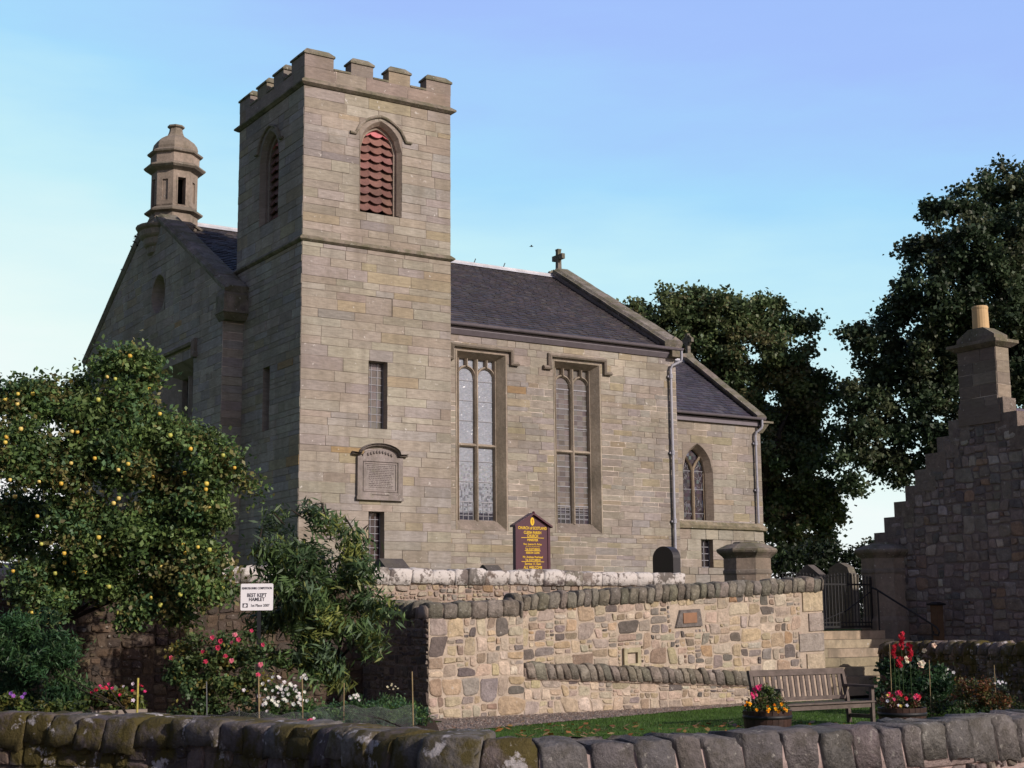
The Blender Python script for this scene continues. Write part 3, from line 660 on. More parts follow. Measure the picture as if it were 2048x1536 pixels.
for s in (-1, 1): mb.add([(15.6, RY, RZ+.075), (30.2, RY, RZ+.075), (30.2, RY+s*.2, RZ-.055), (15.6, RY+s*.2, RZ-.055)], [(0, 1, 2, 3)])
mb.build('ridge_capping', M['lead'], roof)
mb = MB()
for x in (25.5, 26.75, 28.0): mb = MB(); mb.bar((x, RY-.03, RZ+.1), (x+.06, RY-.05, RZ+.26), .03, .03); mb.build('ridge_hook', M['iron'], roof)
# eaves course, gutter, downpipe
mb = MB()
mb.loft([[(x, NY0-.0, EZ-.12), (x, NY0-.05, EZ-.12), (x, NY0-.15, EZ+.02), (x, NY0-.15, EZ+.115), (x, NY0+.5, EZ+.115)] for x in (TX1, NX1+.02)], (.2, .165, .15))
mb.build('eaves_course', M['gutter'], nave)  # dark gutter paint here stands in for the shadow band under the gutter
def half_gutter(x0, x1, y, z, r, parent):
    mb = MB(); n = 8
    ring = lambda x: [(x, y-r*math.cos(math.pi*k/n), z-r*math.sin(math.pi*k/n)) for k in range(n+1)] + [(x, y+(r-.012)*math.cos(math.pi*k/n), z-(r-.012)*math.sin(math.pi*k/n)+.003) for k in range(n+1)]
    mb.loft([ring(x0), ring(x1)]); mb.tube([(x0, y-r, z), (x1, y-r, z)], .012, 6)
    return mb.build('gutter', M['gutter'], parent)
half_gutter(TX1+.02, NX1+.1, NY0-.26, 10.69, .085, CH)
def pipe(pts, r, parent, joints):
    mb = MB(); mb.tube(pts, r, 10)
    x, y = pts[-1][0], pts[-1][1]
    for z in joints: mb.lathe(x, y, [(r*1.0, z-.07), (r*1.4, z-.065), (r*1.4, z+.05), (r*1.55, z+.055), (r*1.55, z+.08), (r*1.0, z+.085)], 10); mb.box(x-r*2.2, x+r*2.2, y+r*.3, y+r*1.6, z-.03, z+.03)
    return mb.build('downpipe', M['pipe'], parent, smooth=False)
pipe([(30.86, NY0-.26, 10.62), (30.86, NY0-.26, 10.35), (30.84, NY0-.24, 10.27), (30.55, NY0-.14, 10.12), (30.5, NY0-.11, 10.0), (30.5, NY0-.11, 1.5)], .047, CH, [9.75, 7.2, 4.95, 2.6])
# gable copings (skews)
def skew(x0, x1, ya, za, yb, zb, h=.19):
    ln = Vector((0, yb-ya, zb-za)).normalized(); up = Vector((0, -ln.z, ln.y)) if ln.y > 0 else Vector((0, ln.z, -ln.y))
    a, b = Vector((0, ya, za)), Vector((0, yb, zb))
    prof = [(x0+.07, -.02), (x0-.0, .10), (x0-.0, .16), (x0+.06, .16), (x0+.14, h+.04), (x1-.12, h+.06), (x1, h-.02), (x1, -.02)]
    n = max(2, int((b-a).length/.9)); L = (b-a)
    for k in range(n):
        p, q = a+L*(k/n)+ln*.006, a+L*((k+1)/n)-ln*.006
        o = rng.uniform(-.008, .008)
        mb.loft([[Vector((u, 0, 0))+P+up*(v+o) for u, v in prof] for P in (p, q)], jit(rng, (.24, .21, .185), .1))
for aa in ((GX-.10, GX+.66, NY0-.28, EZ+.25, RY-.62, RZ-.17), (GX-.10, GX+.66, NY1+.28, EZ+.25, RY+.62, RZ-.17), (NX1-.68, NX1+.06, NY0-.28, EZ+.22, RY-.05, RZ+.12), (NX1-.68, NX1+.06, NY1+.28, EZ+.22, RY+.05, RZ+.12)):
    mb = MB(); skew(*aa); mb.build('gable_coping', M['cornice'], CH)
for xa_, xb_ in ((GX+.45, GX+.62), (NX1-.64, NX1-.02)):
    mb = MB(); mb.prism([(NY0+.02, 9.5), (NY1-.02, 9.5), (NY1-.02, EZ+.40), (RY, RZ+.19), (NY0+.02, EZ+.40)], lambda u, v, d: (d, u, v), xa_, xb_, (.24, .205, .18))
    mb.build('gable_head', M['dressed'], nave)
mb = MB(); C_ = (.235, .20, .17)                       # skewputts at the gable feet
mb.frustum((GX-.02, GX+.6, NY0-.2, NY0+.25), (GX-.14, GX+.70, NY0-.36, NY0+.25), EZ-.48, EZ-.30, C_)
mb.box(GX-.16, GX+.72, NY0-.40, NY0+.25, EZ-.30, EZ-.24, C_)
mb.box(GX-.12, GX+.68, NY0-.36, NY0+.25, EZ-.24, EZ+.22, C_)
mb.frustum((GX-.12, GX+.68, NY0-.36, NY0+.25), (GX-.02, GX+.6, NY0-.18, NY0+.3), EZ+.22, EZ+.42, C_)
mb.build('skewputt', M['cornice'], CH)
mb = MB(); X0, X1, Y0_, Y1_ = 30.40, 30.84, NY0-.34, NY0+.16
mb.box(X0+.06, X1-.06, Y0_+.06, Y1_, EZ-.1, EZ+.32, (.27, .22, .19)); mb.box(X0, X1, Y0_, Y1_+.05, EZ+.32, EZ+.42, C_)
mb.frustum((X0, X1, Y0_, Y1_+.05), (X0+.22, X1-.22, Y0_+.1, Y1_-.05), EZ+.42, EZ+.60, C_)
mb.box(NX1, NX1+.32, NY0-.2, NY0+.1, EZ-.06, EZ+.06, C_)
mb.build('skewputt', M['cornice'], CH)
# stone cross on the east gable
def cross(x, y, z, s, parent, celtic=False):
    mb = MB(); c = (.21, .185, .165); w_ = .085*s
    mb.frustum((x-.2*s, x+.2*s, y-.22*s, y+.22*s), (x-.12*s, x+.12*s, y-.13*s, y+.13*s), z, z+.22*s, c)
    mb.frustum((x-w_, x+w_, y-w_*1.05, y+w_*1.05), (x-w_*.85, x+w_*.85, y-w_*.9, y+w_*.9), z+.22*s, z+1.02*s, c)
    mb.frustum((x-w_*.85, x+w_*.85, y-w_*.9, y+w_*.9), (x-w_*1.0, x+w_*1.0, y-w_*1.15, y+w_*1.15), z+1.02*s, z+1.12*s, c)
    for q in (-1, 1): mb.loft([[(x-w_*.8, y+q*a, z+.70*s), (x+w_*.8, y+q*a, z+.70*s), (x+w_*.8, y+q*a, z+.90*s), (x-w_*.8, y+q*a, z+.90*s)] for a in (w_*.9, .34*s)], c)
    if celtic:
        n = 24; rg = [[(x+dx, y+rad*math.cos(t), z+.8*s+rad*math.sin(t)) for dx, rad in ((-.05*s, .2*s), (.05*s, .2*s), (.05*s, .27*s), (-.05*s, .27*s))] for t in [2*math.pi*k/n for k in range(n+1)]]
        mb.loft(rg, c, cap0=False, cap1=False)
    return mb.build('gable_cross', M['cornice'], parent)
cross(30.46, RY, 14.42, .98, CH)
# bellcote over the west gable: octagonal, ogee dome, chimney-like finial
BX, BY = 15.56, 44.2; A8 = math.pi/8; q8 = lambda ap: ap/math.cos(A8)
mb = MB(); c = (.33, .265, .215); c2 = (.25, .21, .17)
P8 = lambda prof, cc: mb.lathe(BX, BY, [(q8(r), z) for r, z in prof], 8, cc, rot=A8)
P8([(.70, 13.2), (.74, 14.10), (.92, 14.12), (.94, 14.17), (.76, 14.30)], c2)
P8([(.70, 14.28), (.70, 14.60)], c); P8([(.70, 14.60), (.84, 14.64), (.85, 14.69), (.72, 14.79)], c2)
P8([(.67, 14.77), (.67, 14.86)], c)
for k in range(8):
    a = k*math.pi/4; n_ = Vector((math.cos(a), math.sin(a), 0)); t_ = Vector((-n_.y, n_.x, 0)); ap = .67; hwf = ap*math.tan(A8)
    F = lambda u, v, d: Vector((BX, BY, v)) + n_*(ap+d) + t_*u
    z0, z1 = 14.80, 15.99
    if k % 2 == 0: h = (-.13, .13, 14.86, 15.75); dpt = -.3
    else: h = (-.10, .10, 15.0, 15.68); dpt = -.05
    for a_, b_, e_, g_ in ((-hwf, h[0], z0, z1), (h[1], hwf, z0, z1), (h[0], h[1], z0, h[2]), (h[0], h[1], h[3], z1)):
        if b_-a_ > .005 and g_-e_ > .005: mb.add([F(a_, e_, 0), F(b_, e_, 0), F(b_, g_, 0), F(a_, g_, 0)], [(0, 1, 2, 3)], c)
    reveal(mb, h, F, 0, dpt, (.28, .225, .185))
    if k % 2: mb.add([F(h[0], h[2], dpt), F(h[1], h[2], dpt), F(h[1], h[3], dpt), F(h[0], h[3], dpt)], [(0, 1, 2, 3)], c)
    else:
        for s in (-1, 1): mb.loft([[F(s*.13, z, .001), F(s*.13, z, .018), F(s*.165, z, .018), F(s*.165, z, .001)] for z in (14.86, 15.78)], c)
P8([(.67, 15.97), (.72, 16.0), (.84, 16.06), (.90, 16.12), (.90, 16.16), (.74, 16.24)], c2)
P8([(.71, 16.22), (.71, 16.56)], c); P8([(.71, 16.54), (.80, 16.58), (.82, 16.63), (.66, 16.73)], c2)
P8([(.64, 16.70), (.66, 16.82), (.63, 16.95), (.54, 17.08), (.40, 17.18), (.29, 17.25), (.235, 17.32), (.20, 17.42), (.185, 17.54)], (.28, .235, .19))
P8([(.185, 17.53), (.25, 17.57), (.25, 17.62), (.16, 17.63)], c2)
mb.lathe(BX, BY, [(.3, 14.8), (.3, 16.0)], 8, (.012, .011, .011))
mb.lathe(GX+.46, 44.05, [(.47, 13.2), (.58, 13.28), (.60, 13.46), (.66, 13.5), (.70, 13.55), (.72, 13.72), (.79, 13.77), (.83, 13.82), (.85, 13.98), (.93, 14.03), (.96, 14.08), (.96, 14.13), (.75, 14.16)], 20, c2)
mb.build('bellcote', M['dressed'], CH)

# ---- chancel and vestry
CY0, CX1, CEZ = 40.2, 36.55, 8.86
mb = MB(); r_ = random.Random(51)
PAL_C = [(wg, tuple(v*.95 for v in c)) for wg, c in PAL_CH]
cw = (33.55-.68, 33.55+.68, 5.24, 7.97)
ashlar(mb, rect(NX1-.3, CX1, 1.3, CEZ), [cw], fS(CY0), r_, PAL_C, ch=(.18, .3), bl=(.35, 1.0))
mb.add([(CX1, CY0, 1.3), (CX1, 2*RY-CY0, 1.3), (CX1, 2*RY-CY0, CEZ), (CX1, RY, 12.0), (CX1, CY0, CEZ)], [(0, 1, 2, 3, 4)], STONE)
f = fS(CY0); cu = 33.55
o0 = arch(cu, .68, 5.24, 6.95, 7.95, k=.25); o1 = arch(cu, .52, 5.24, 6.95, 7.78, k=.25)
spandrel(mb, o0, 7.97, f, .011, (.28, .235, .2)); ring_loft(mb, o0, o1, f, .011, -.24, STONE2); ring_loft(mb, o1, o1, f, -.24, -.42, STONE2)
chan = mb.build('chancel', ASH, CH)
mb = MB(); c = (.36, .29, .21)
prof = [(-.06, -.36), (-.05, -.28), (-.015, -.23), (.015, -.23), (.05, -.28), (.06, -.36)]
mb.loft([[f(cu+u, z, d) for u, d in prof] for z in (5.24, 7.05)], c)
for s in (-1, 1):
    ln = [(cu+s*.52, 5.24), (cu+s*.52, 7.0)] + [(cu+s*(.52-.24*(1-math.cos(t))), 7.0+.45*math.sin(t)) for t in [math.pi/2*k/6 for k in range(1, 7)]]
    mb.loft([[f(u-.03, v, -.30), f(u+.03, v, -.30), f(u+.03, v, -.38), f(u-.03, v, -.38)] for u, v in ln], c)
    yb = [(cu, 6.98), (cu+s*.05, 7.12), (cu+s*.14, 7.28), (cu+s*.28, 7.44), (cu+s*.34, 7.55)]
    mb.loft([[f(u, v, -.22), f(u+.05, v, -.28), f(u+.05, v, -.36), f(u-.05, v, -.36), f(u-.05, v, -.28)] for u, v in yb], c)
wnd = mb.build('window', M['dressed'], CH)
mb = MB(); pane_grid(mb, cu-.53, cu+.53, 5.24, 7.9, f, -.345, 10, 22, lambda u, v, r: jit(r, (.03, .022, .03) if r.random() < .8 else (.07, .08, .09), .5), random.Random(9)); mb.build('glass', M['glass'], wnd)
mb = MB(); rr = random.Random(13)
for k in range(70):
    s = rr.choice((-1, 1)); u = cu+s*rr.uniform(.08, .48); z = rr.uniform(5.3, 7.3); L = rr.uniform(.08, .22); a = rr.uniform(-1.2, 1.2)
    mb.bar(f(max(min(u, cu+.5), cu-.5), z, -.335), f(max(min(u+L*math.sin(a), cu+.5), cu-.5), z+L*math.cos(a), -.335), .008, .008)
for z in (5.5, 6.35, 7.0): mb.bar(f(cu-.5, z, -.33), f(cu+.5, z, -.33), .016, .016)
mb.build('leading', M['came'], wnd)
mb = MB(); rr = random.Random(42)
ey, ez = CY0-.2, CEZ+.12; V = Vector((0, RY-ey, 11.86-ez)); lv = V.length; V.normalize(); nrm = Vector((0, -V.z, V.y))
mb.add([(NX1, ey, ez), (CX1-.3, ey, ez), (CX1-.3, RY, 11.86), (NX1, RY, 11.86)], [(0, 1, 2, 3)], (.05, .045, .055)); mb.add([(NX1, RY, 11.86), (CX1-.3, RY, 11.86), (CX1-.3, 2*RY-ey, ez), (NX1, 2*RY-ey, ez)], [(0, 1, 2, 3)], (.05, .045, .055))
slates(mb, (NX1, ey, ez), (1, 0, 0), V, nrm, CX1-.3-NX1, lv, rr, pal=((3, (.060, .055, .072)), (2, (.072, .066, .082)), (1, (.05, .046, .06))))
croof = mb.build('chancel_roof', M['slate'], CH)
mb = MB(); mb.tube([(NX1, RY, 11.9), (CX1-.3, RY, 11.9)], .08, 8)
for s in (-1, 1): mb.add([(NX1, RY, 11.93), (CX1-.3, RY, 11.93), (CX1-.3, RY+s*.25, 11.72), (NX1, RY+s*.25, 11.72)], [(0, 1, 2, 3)])
mb.build('ridge_capping', M['lead'], croof)
mb = MB(); skew(CX1-.4, CX1+.06, CY0-.25, CEZ+.1, RY-.02, 11.95, .14); skew(CX1-.4, CX1+.06, 2*RY-CY0+.25, CEZ+.1, RY+.02, 11.95, .18)
mb.box(CX1-.1, CX1+.42, CY0-.28, CY0+.1, CEZ+.0, CEZ+.07, C_); mb.frustum((CX1-.1, CX1+.08, CY0-.05, CY0+.1), (CX1-.1, CX1+.28, CY0-.22, CY0+.1), CEZ-.35, CEZ, C_)
mb.build('gable_coping', M['cornice'], CH)
cross(CX1+.02, RY, 11.95, .86, CH, True)
half_gutter(NX1+.02, CX1+.02, CY0-.27, CEZ+.16, .075, CH)
mb = MB(); mb.box(NX1, CX1, CY0-.12, CY0-.012, CEZ-.12, CEZ+.06, (.24, .19, .15)); mb.build('eaves_course', M['gutter'], chan)  # dark gutter paint again in place of the eaves shadow
pipe([(36.42, CY0-.27, CEZ+.1), (36.42, CY0-.27, CEZ-.12), (36.40, CY0-.25, CEZ-.2), (36.24, CY0-.14, CEZ-.36), (36.22, CY0-.11, CEZ-.45), (36.22, CY0-.11, 5.2)], .045, CH, [8.1, 6.4])
# vestry: low block with a rounded corner and a moulded cope
mb = MB(); VY, VX, VR, VZ = 39.93, 36.95, 1.1, 4.93
def vmap(u, v, d):                                      # u runs along the front and round the corner
    L1 = VX-VR-NX1
    if u <= L1: return (NX1+u, VY-d, v)
    t = (u-L1)/VR
    if t <= math.pi/2: return (VX-VR+(VR+d)*math.sin(t), VY+VR-(VR+d)*math.cos(t), v)
    return (VX+d, VY+VR+(u-L1-VR*math.pi/2), v)
vw = (2.58, 3.10, 3.58, 4.55)
ashlar(mb, rect(0, 9.5, 1.3, VZ), [vw], vmap, r_, [(w_, tuple(v*.95 for v in c)) for w_, c in PAL_CH], ch=(.2, .36), bl=(.35, .75))
reveal(mb, vw, vmap, .012, -.22, STONE2)
ves = mb.build('vestry', ASH, CH)
mb = MB(); pts = [k*.25 for k in range(39)]
mb.loft([[vmap(u, VZ-.02, .0), vmap(u, VZ, .10), vmap(u, VZ+.10, .13), vmap(u, VZ+.24, -.02), vmap(u, VZ+.24, -.3), vmap(u, VZ-.02, -.3)] for u in pts], (.28, .235, .17))
mb.build('wall_cope', M['cornice'], ves)
mb = MB(); pane_grid(mb, vw[0], vw[1], vw[2], vw[3], vmap, -.2, 2, 4, lambda u, v, r: jit(r, (.014, .012, .016), .3), rng); sw = mb.build('square_window', M['glass'], ves)
mb = MB()
for k in range(3): u = vw[0]+.02+(vw[1]-vw[0]-.04)*k/2; mb.bar(vmap(u, vw[2], -.19), vmap(u, vw[3], -.19), .02, .02)
for k in range(5): z = vw[2]+.02+(vw[3]-vw[2]-.04)*k/4; mb.bar(vmap(vw[0], z, -.19), vmap(vw[1], z, -.19), .02, .02)
mb.build('glazing_bars', M['came'], ves)
# ================================================================== WALLS
r_ = random.Random(101)
RB = [M['rubble'], M['rmortar']]
lerp = lambda a, b, t: a+(b-a)*t
# ---- retaining wall of the churchyard (sunlit)
ZL = lambda u: lerp(1.76, 1.80, (u-13.02)/1.98); ZR = lambda u: lerp(1.90, 2.32, (u-15.0)/7.9)
RW = empty('retaining_wall', (17.9, 23.4, 0), 'pale mortared rubble retaining wall with grey-green coping, catching the sun below the churchyard', 'stone wall')
mb = MB()
fa_ = lambda u, v, d: (u, 23.11-d, v*ZL(u)/1.76)
quo = []
rubble(mb, 13.02, 15.02, 0, 1.76, fa_, r_, PAL_RB, .03, .26, .028, .02)
fb_ = lambda u, v, d: (u, 23.46-d, v*ZR(u)/2.3)
rubble(mb, 14.98, 22.92, .1, 2.3, fb_, r_, PAL_RB, .024, .24, .030, .02, skip=[(18.80, 19.62, 1.66, 2.1), (17.53, 17.98, .90, 1.34), (22.3, 22.95, .5, 2.4)])
for k, (a, b, z0, z1) in enumerate(((22.34, 22.92, 1.86, 2.29), (22.5, 22.92, 1.44, 1.83), (22.2, 22.92, 1.02, 1.41), (22.4, 22.92, .62, .98))):   # dressed corner stones
    c = jit(r_, (.50, .42, .29) if k in (0, 3) else (.34, .30, .26), .1)
    mb.loft([[fb_(a+o, z0+o, d), fb_(b, z0+o, d), fb_(b, z1-o, d), fb_(a+o, z1-o, d)] for o, d in ((0, -.01), (.012, .03))], c)
fw_ = lambda u, v, d: (13.02-d, u, v)
rubble(mb, 23.11, 25.62, 0, 1.76, fw_, r_, [(3, (.20, .165, .14)), (2, (.26, .21, .17)), (1, (.14, .12, .11))], .012, .10, .03, .028, mcol=(.30, .245, .20))  # return face: shade away from the sun painted in as darker stone and mortar
fe_ = lambda u, v, d: (22.92+d, u, v)
rubble(mb, 23.46, 25.4, .1, 2.32, fe_, r_, PAL_RB, .02, .12)
mb.box(13.03, 15.0, 23.12, 23.6, 0, 1.75, (.4, .32, .26), 1); mb.box(15.0, 22.91, 23.47, 23.9, 0, 1.88, (.4, .32, .26), 1)
mb.add([(15.005, 23.12, 0), (15.005, 23.46, 0), (15.005, 23.46, 1.9), (15.005, 23.12, 1.8)], [(0, 1, 2, 3)], (.4, .32, .25), 1)
mb.build('rubble_face', RB, RW)
mb = MB()
coping(mb, Path([(13.02, 23.32, ZL(13.02)), (15.02, 23.32, ZL(15.0))], False), r_, (.16, .36), .29, .50, PAL_CP, lean=.12, gap=.026, hj=.07, e=.34, tp=.92, mortar=(.40,.32,.26))
coping(mb, Path([(15.04, 23.66, ZR(15.04)), (22.95, 23.66, ZR(22.9))], False), r_, (.13, .27), .30, .50, PAL_CP, lean=.26, gap=.024, hj=.08, e=.38, tp=.92, mortar=(.40,.32,.26))
coping(mb, Path([(13.23, 25.6, 1.77), (13.23, 23.62, 1.77)], False), r_, (.2, .34), .30, .50, PAL_CP, lean=.1, hj=.08)
mb.build('coping', [M['cope'], M['rmortar']], RW, smooth=True)
mb = MB(); mb.loft([[fb_(18.86+o, 1.70, d), fb_(19.56-o*.3, 1.70, d), fb_(19.52-o, 2.07-o, d), fb_(18.98+o, 2.07-o, d)] for o, d in ((0, 0), (.015, .045))], (.17, .15, .14))
pst = mb.build('plaque_stone', M['rubble'], RW)
mb = MB(); mb.prism(rect(19.05, 19.40, 1.78, 2.0), fb_, .045, .062); mb.build('metal_plaque', M['bronze'], pst)
mb = MB(); c = (.43, .38, .25)
for a, b, z0, z1 in ((17.55, 17.63, .92, 1.32), (17.88, 17.96, .92, 1.32), (17.63, 17.88, .92, .98), (17.63, 17.88, 1.22, 1.32)): mb.prism(rect(a, b, z0, z1), fb_, 0, .06, c)
mb.add([fb_(17.63, .98, .0), fb_(17.88, .98, .0), fb_(17.88, 1.22, -.06), fb_(17.63, 1.22, -.06)], [(0, 1, 2, 3)], (.50, .45, .30))
mb.build('stone_niche', M['dressed'], RW)
# ---- low wall in front of it
LW = empty('low_wall', (17.9, 23.1, 0), 'knee-high rubble ledge wall with its own row of coping stones, along the foot of the retaining wall', 'stone wall')
mb = MB(); ZK = lambda u: lerp(.70, .38, (u-15.02)/5.9)
fl_ = lambda u, v, d: (u, 23.11+(u-15)*.06-d, v*ZK(u)/.7)
rubble(mb, 15.03, 20.95, 0, .7, fl_, r_, [(w_*(1.6 if c[0] > .38 else .7), c) for w_, c in PAL_RB], .025, .16, .03, .018)
mb.add([fl_(20.95, 0, 0), (20.95, 23.9, 0), (20.95, 23.9, .4), fl_(20.95, .7, 0)], [(0, 1, 2, 3)], (.4, .32, .26), 1)
mb.build('rubble_face', RB, LW)
mb = MB(); coping(mb, Path([(15.05, 23.24, .69), (20.98, 23.24+.36, .375)], False), r_, (.15, .28), .28, .40, PAL_CP, lean=-.24, gap=.028, hj=.07, e=.38, tp=.92); mb.build('coping', [M['cope'], M['rmortar']], LW, smooth=True)
sheet('ledge_soil', [(15.02, 23.3, .68), (20.9, 23.62, .40), (22.9, 23.47, .45), (22.9, 23.47, .62), (15.02, 23.47, .70)], M['soil'])
mb = MB(); mb.loft([[(x, 23.2, .02), (x, 23.47, .02), (x, 23.47, z), (x, 23.30, z-.1)] for x, z in ((20.9, .42), (22.85, .62))], (.42, .33, .26), mi=0); tag(mb.build('ledge_bank', M['rmortar']), kind='structure')
# ---- churchyard boundary wall, coping white with lichen
CW = empty('churchyard_wall', (13.5, 25.8, 0), 'dark rubble churchyard wall whose coping stones are blotched white with lichen', 'stone wall')
mb = MB(); fc_ = lambda u, v, d: (u, 25.62-d, v)
rubble(mb, 13.0, 20.85, 1.4, 2.44, fc_, r_, PAL_RB, .012, .1, .03, .03, mcol=(.36, .28, .23))
rubble(mb, 2.5, 13.0, .1, 2.44, fc_, r_, [(3, (.085, .06, .042)), (2, (.11, .078, .05)), (2, (.06, .045, .038)), (1, (.15, .11, .07))], .03, .16, .03, .03, mcol=(.075, .055, .042))  # garden stretch: brown stone, with the shade there painted in as darker tones
mb.box(2.5, 20.84, 25.63, 26.05, .1, 2.43, (.3, .24, .2), 1); mb.build('rubble_face', RB, CW)
mb = MB(); coping(mb, Path([(2.5, 25.82, 2.44), (20.9, 25.82, 2.46)], False), r_, (.28, .62), .30, .52, [(1, (.22, .19, .17)), (1, (.17, .145, .13))], lean=.2, gap=.012, hj=.06, e=.3, tp=.93)
mb.build('coping', [M['lichen'], M['rmortar']], CW, smooth=True)
# ---- roadside wall nearest the viewer
FW = empty('roadside_wall', (5, 8, 0), 'mossy roadside wall of mortared rubble, bending at a corner, capped with big leaning stones', 'stone wall')
pth = Path([(1.0, 14.6, 0), (2.1, 13.6, 0), (3.20, 12.35, 0), (4.15, 11.0, 0), (4.55, 9.7, 0), (4.62, 8.7, 0), (4.72, 8.05, 0), (5.15, 7.72, 0), (6.4, 7.50, 0), (8.0, 7.48, 0), (9.6, 7.72, 0), (12.2, 8.3, 0), (15.5, 8.9, 0), (19, 9.3, 0)])
HW = .67; HL = .76
def ff_(u, v, d):
    P = pth(u); T = pth.tan(u); return (P.x+T.y*(d+.19), P.y-T.x*(d+.19), v)
Lm = next(i for i, p in enumerate(pth.p) if p.x > 5.05 and p.y < 8); sM = pth.s[Lm]
mb = MB(); pm = [(3, (.105, .085, .082)), (2, (.14, .115, .105)), (2, (.08, .066, .066)), (1, (.17, .13, .11))]
for k in range(int(sM/.5)+1):
    a, b = k*.5, min((k+1)*.5, sM)
    if b-a > .05: mb.add([ff_(a, -.1, 0), ff_(b, -.1, 0), ff_(b, HL+.05, 0), ff_(a, HL+.05, 0)], [(0, 1, 2, 3)], (.11, .09, .085), 1)
tmp = MB(); rubble(tmp, 0, sM, -.05, HL, ff_, r_, pm, .02, .09, .018, .025); tmp.f = tmp.f[1:]; tmp.m = tmp.m[1:]; mb.add(tmp.v, tmp.f); mb.c[-len(tmp.v):] = tmp.c
mb.build('rubble_face', [M['mossy'], M['mossy']], FW)
mb = MB(); pr = [(3, (.24, .19, .17)), (2, (.19, .16, .15)), (2, (.30, .22, .18)), (1, (.13, .11, .11)), (.6, (.36, .30, .26))]
for k in range(int((pth.L-sM)/.4)+1):
    a, b = sM+k*.4, min(sM+(k+1)*.4, pth.L)
    if b-a > .05: mb.add([ff_(a, -.1, 0), ff_(b, -.1, 0), ff_(b, HW+.05, 0), ff_(a, HW+.05, 0)], [(0, 1, 2, 3)], (.36, .275, .25), 1)
tmp = MB(); rubble(tmp, sM, pth.L, -.05, HW-.04, ff_, r_, pr, .008, .06, .05, .03); tmp.f = tmp.f[1:]; tmp.m = tmp.m[1:]; mb.add(tmp.v, tmp.f); mb.c[-len(tmp.v):] = tmp.c
mb.build('rubble_face', RB, FW)
pu = Path([p+Vector((0, 0, HW)) for p in pth.p[::6]]); 
mb = MB(); coping(mb, Path([p+Vector((0, 0, HL)) for p in pth.p[::6]]), r_, (.18, .38), .19, .52, [(2, (.135, .115, .11)), (1, (.17, .15, .14))], lean=.2, gap=.003, hj=.08, t1=sM, mortar=(.15, .12, .11), e=.24, sag=.10, tp=.95)
mb.build('coping', [M['mossy'], M['mossy']], FW, smooth=True)
mb = MB(); coping(mb, pu, r_, (.18, .33), .245, .47, [(3, (.185, .165, .155)), (2, (.16, .145, .14)), (1, (.22, .20, .185))], lean=-.14, gap=.03, hj=.05, t0=sM+.01, mortar=(.40, .31, .285), e=.13, sag=.07, fill=.84, tp=.95)
mb.build('coping', [M['cope'], M['rmortar']], FW, smooth=True)
# ---- mossy wall along the path, in front of the cottage
SW = empty('path_wall', (23.7, 20.5, 0), 'low mossy dark rubble wall beside the flower border, running up to the steps', 'stone wall')
mb = MB(); q0, q1 = Vector((23.30, 16.5, 0)), Vector((24.25, 23.15, 0)); dq = (q1-q0).normalized(); nq = Vector((-dq.y, dq.x, 0)); Lq = (q1-q0).length
fs_ = lambda u, v, d: tuple(q1-dq*u+nq*d+Vector((0, 0, v)))
rubble(mb, 0, Lq, 0, .98, fs_, r_, PAL_DK, .012, .08, .025, .03, mcol=(.15, .12, .105))
fs2 = lambda u, v, d: tuple(q1-nq*u+dq*d+Vector((0, 0, v)))
rubble(mb, 0, .42, 0, .98, fs2, r_, PAL_DK, .012, .08, .025, .03, mcol=(.15, .12, .105))
mb.build('rubble_face', [M['mossy'], M['mossy']], SW)
mb = MB(); coping(mb, Path([tuple(q1-nq*.2+Vector((0, 0, .97))), tuple(q0-nq*.2+Vector((0, 0, .97)))], False), r_, (.2, .36), .26, .5, PAL_DK, lean=.3, gap=.012, hj=.1, mortar=(.14, .11, .1)); mb.build('coping', [M['mossy'], M['mossy']], SW, smooth=True)
# ---- steps up to the gate
ST = MB()
for k in range(7):
    z0, z1 = .08+.195*k, .08+.195*(k+1); y = 23.25+.27*k
    for a, b in ((22.93, 23.9+.1*(k % 2)), (23.9+.1*(k % 2), 26.3)):
        ST.box(a+.004, b-.004, y, 25.3 if k == 6 else y+.32, z0, z1-.006, jit(r_, (.34, .28, .20), .1))
    ST.box(22.95, 26.28, y+.03, 25.2, z0-.02, z0+.002, (.1, .09, .08))
tag(ST.build('stone_steps', M['dressed']), 'worn buff stone steps between the retaining wall and the low mossy wall', 'steps')
# ---- gate piers
def pier(x, y, z0, zt, r, label):
    mb = MB(); P = lambda prof, c, mi=0: mb.lathe(x, y, [(q8(a), z) for a, z in prof], 8, c, rot=A8)
    c = (.27, .215, .17); c2 = (.22, .185, .155); H = zt-z0
    o = empty('gate_pier', (x, y, z0), label, 'gate pier', 'octagonal stone gate piers')
    P([(r*1.12, z0-.3), (r*1.12, z0+.42)], c); P([(r*1.12, z0+.42), (r, z0+.52)], c); P([(r, z0+.5), (r, zt-.63)], c)
    P([(r*1.03, zt-.63), (r*1.05, zt-.60), (r*1.05, zt-.55), (r*1.01, zt-.52)], c2); P([(r, zt-.52), (r, zt-.27)], c)
    mb.build('shaft', M['dressed'], o); mb = MB(); P = lambda prof, c, mi=0: mb.lathe(x, y, [(q8(a), z) for a, z in prof], 8, c, rot=A8)
    P([(r*.98, zt-.28), (r*1.08, zt-.22), (r*1.26, zt-.14), (r*1.3, zt-.10), (r*1.3, zt-.06), (r*.85, zt+.05), (r*.62, zt+.07), (r*.55, zt+.11), (.01, zt+.12)], c2)
    mb.build('cap_stone', M['cornice'], o); return o
pier(22.88, 25.75, GYD, 3.36, .52, 'octagonal stone gate pier standing behind the coping of the retaining wall')
pier(27.02, 25.5, GYD-.2, 3.42, .52, 'octagonal stone gate pier beside the cottage gable, holding the iron handrail')
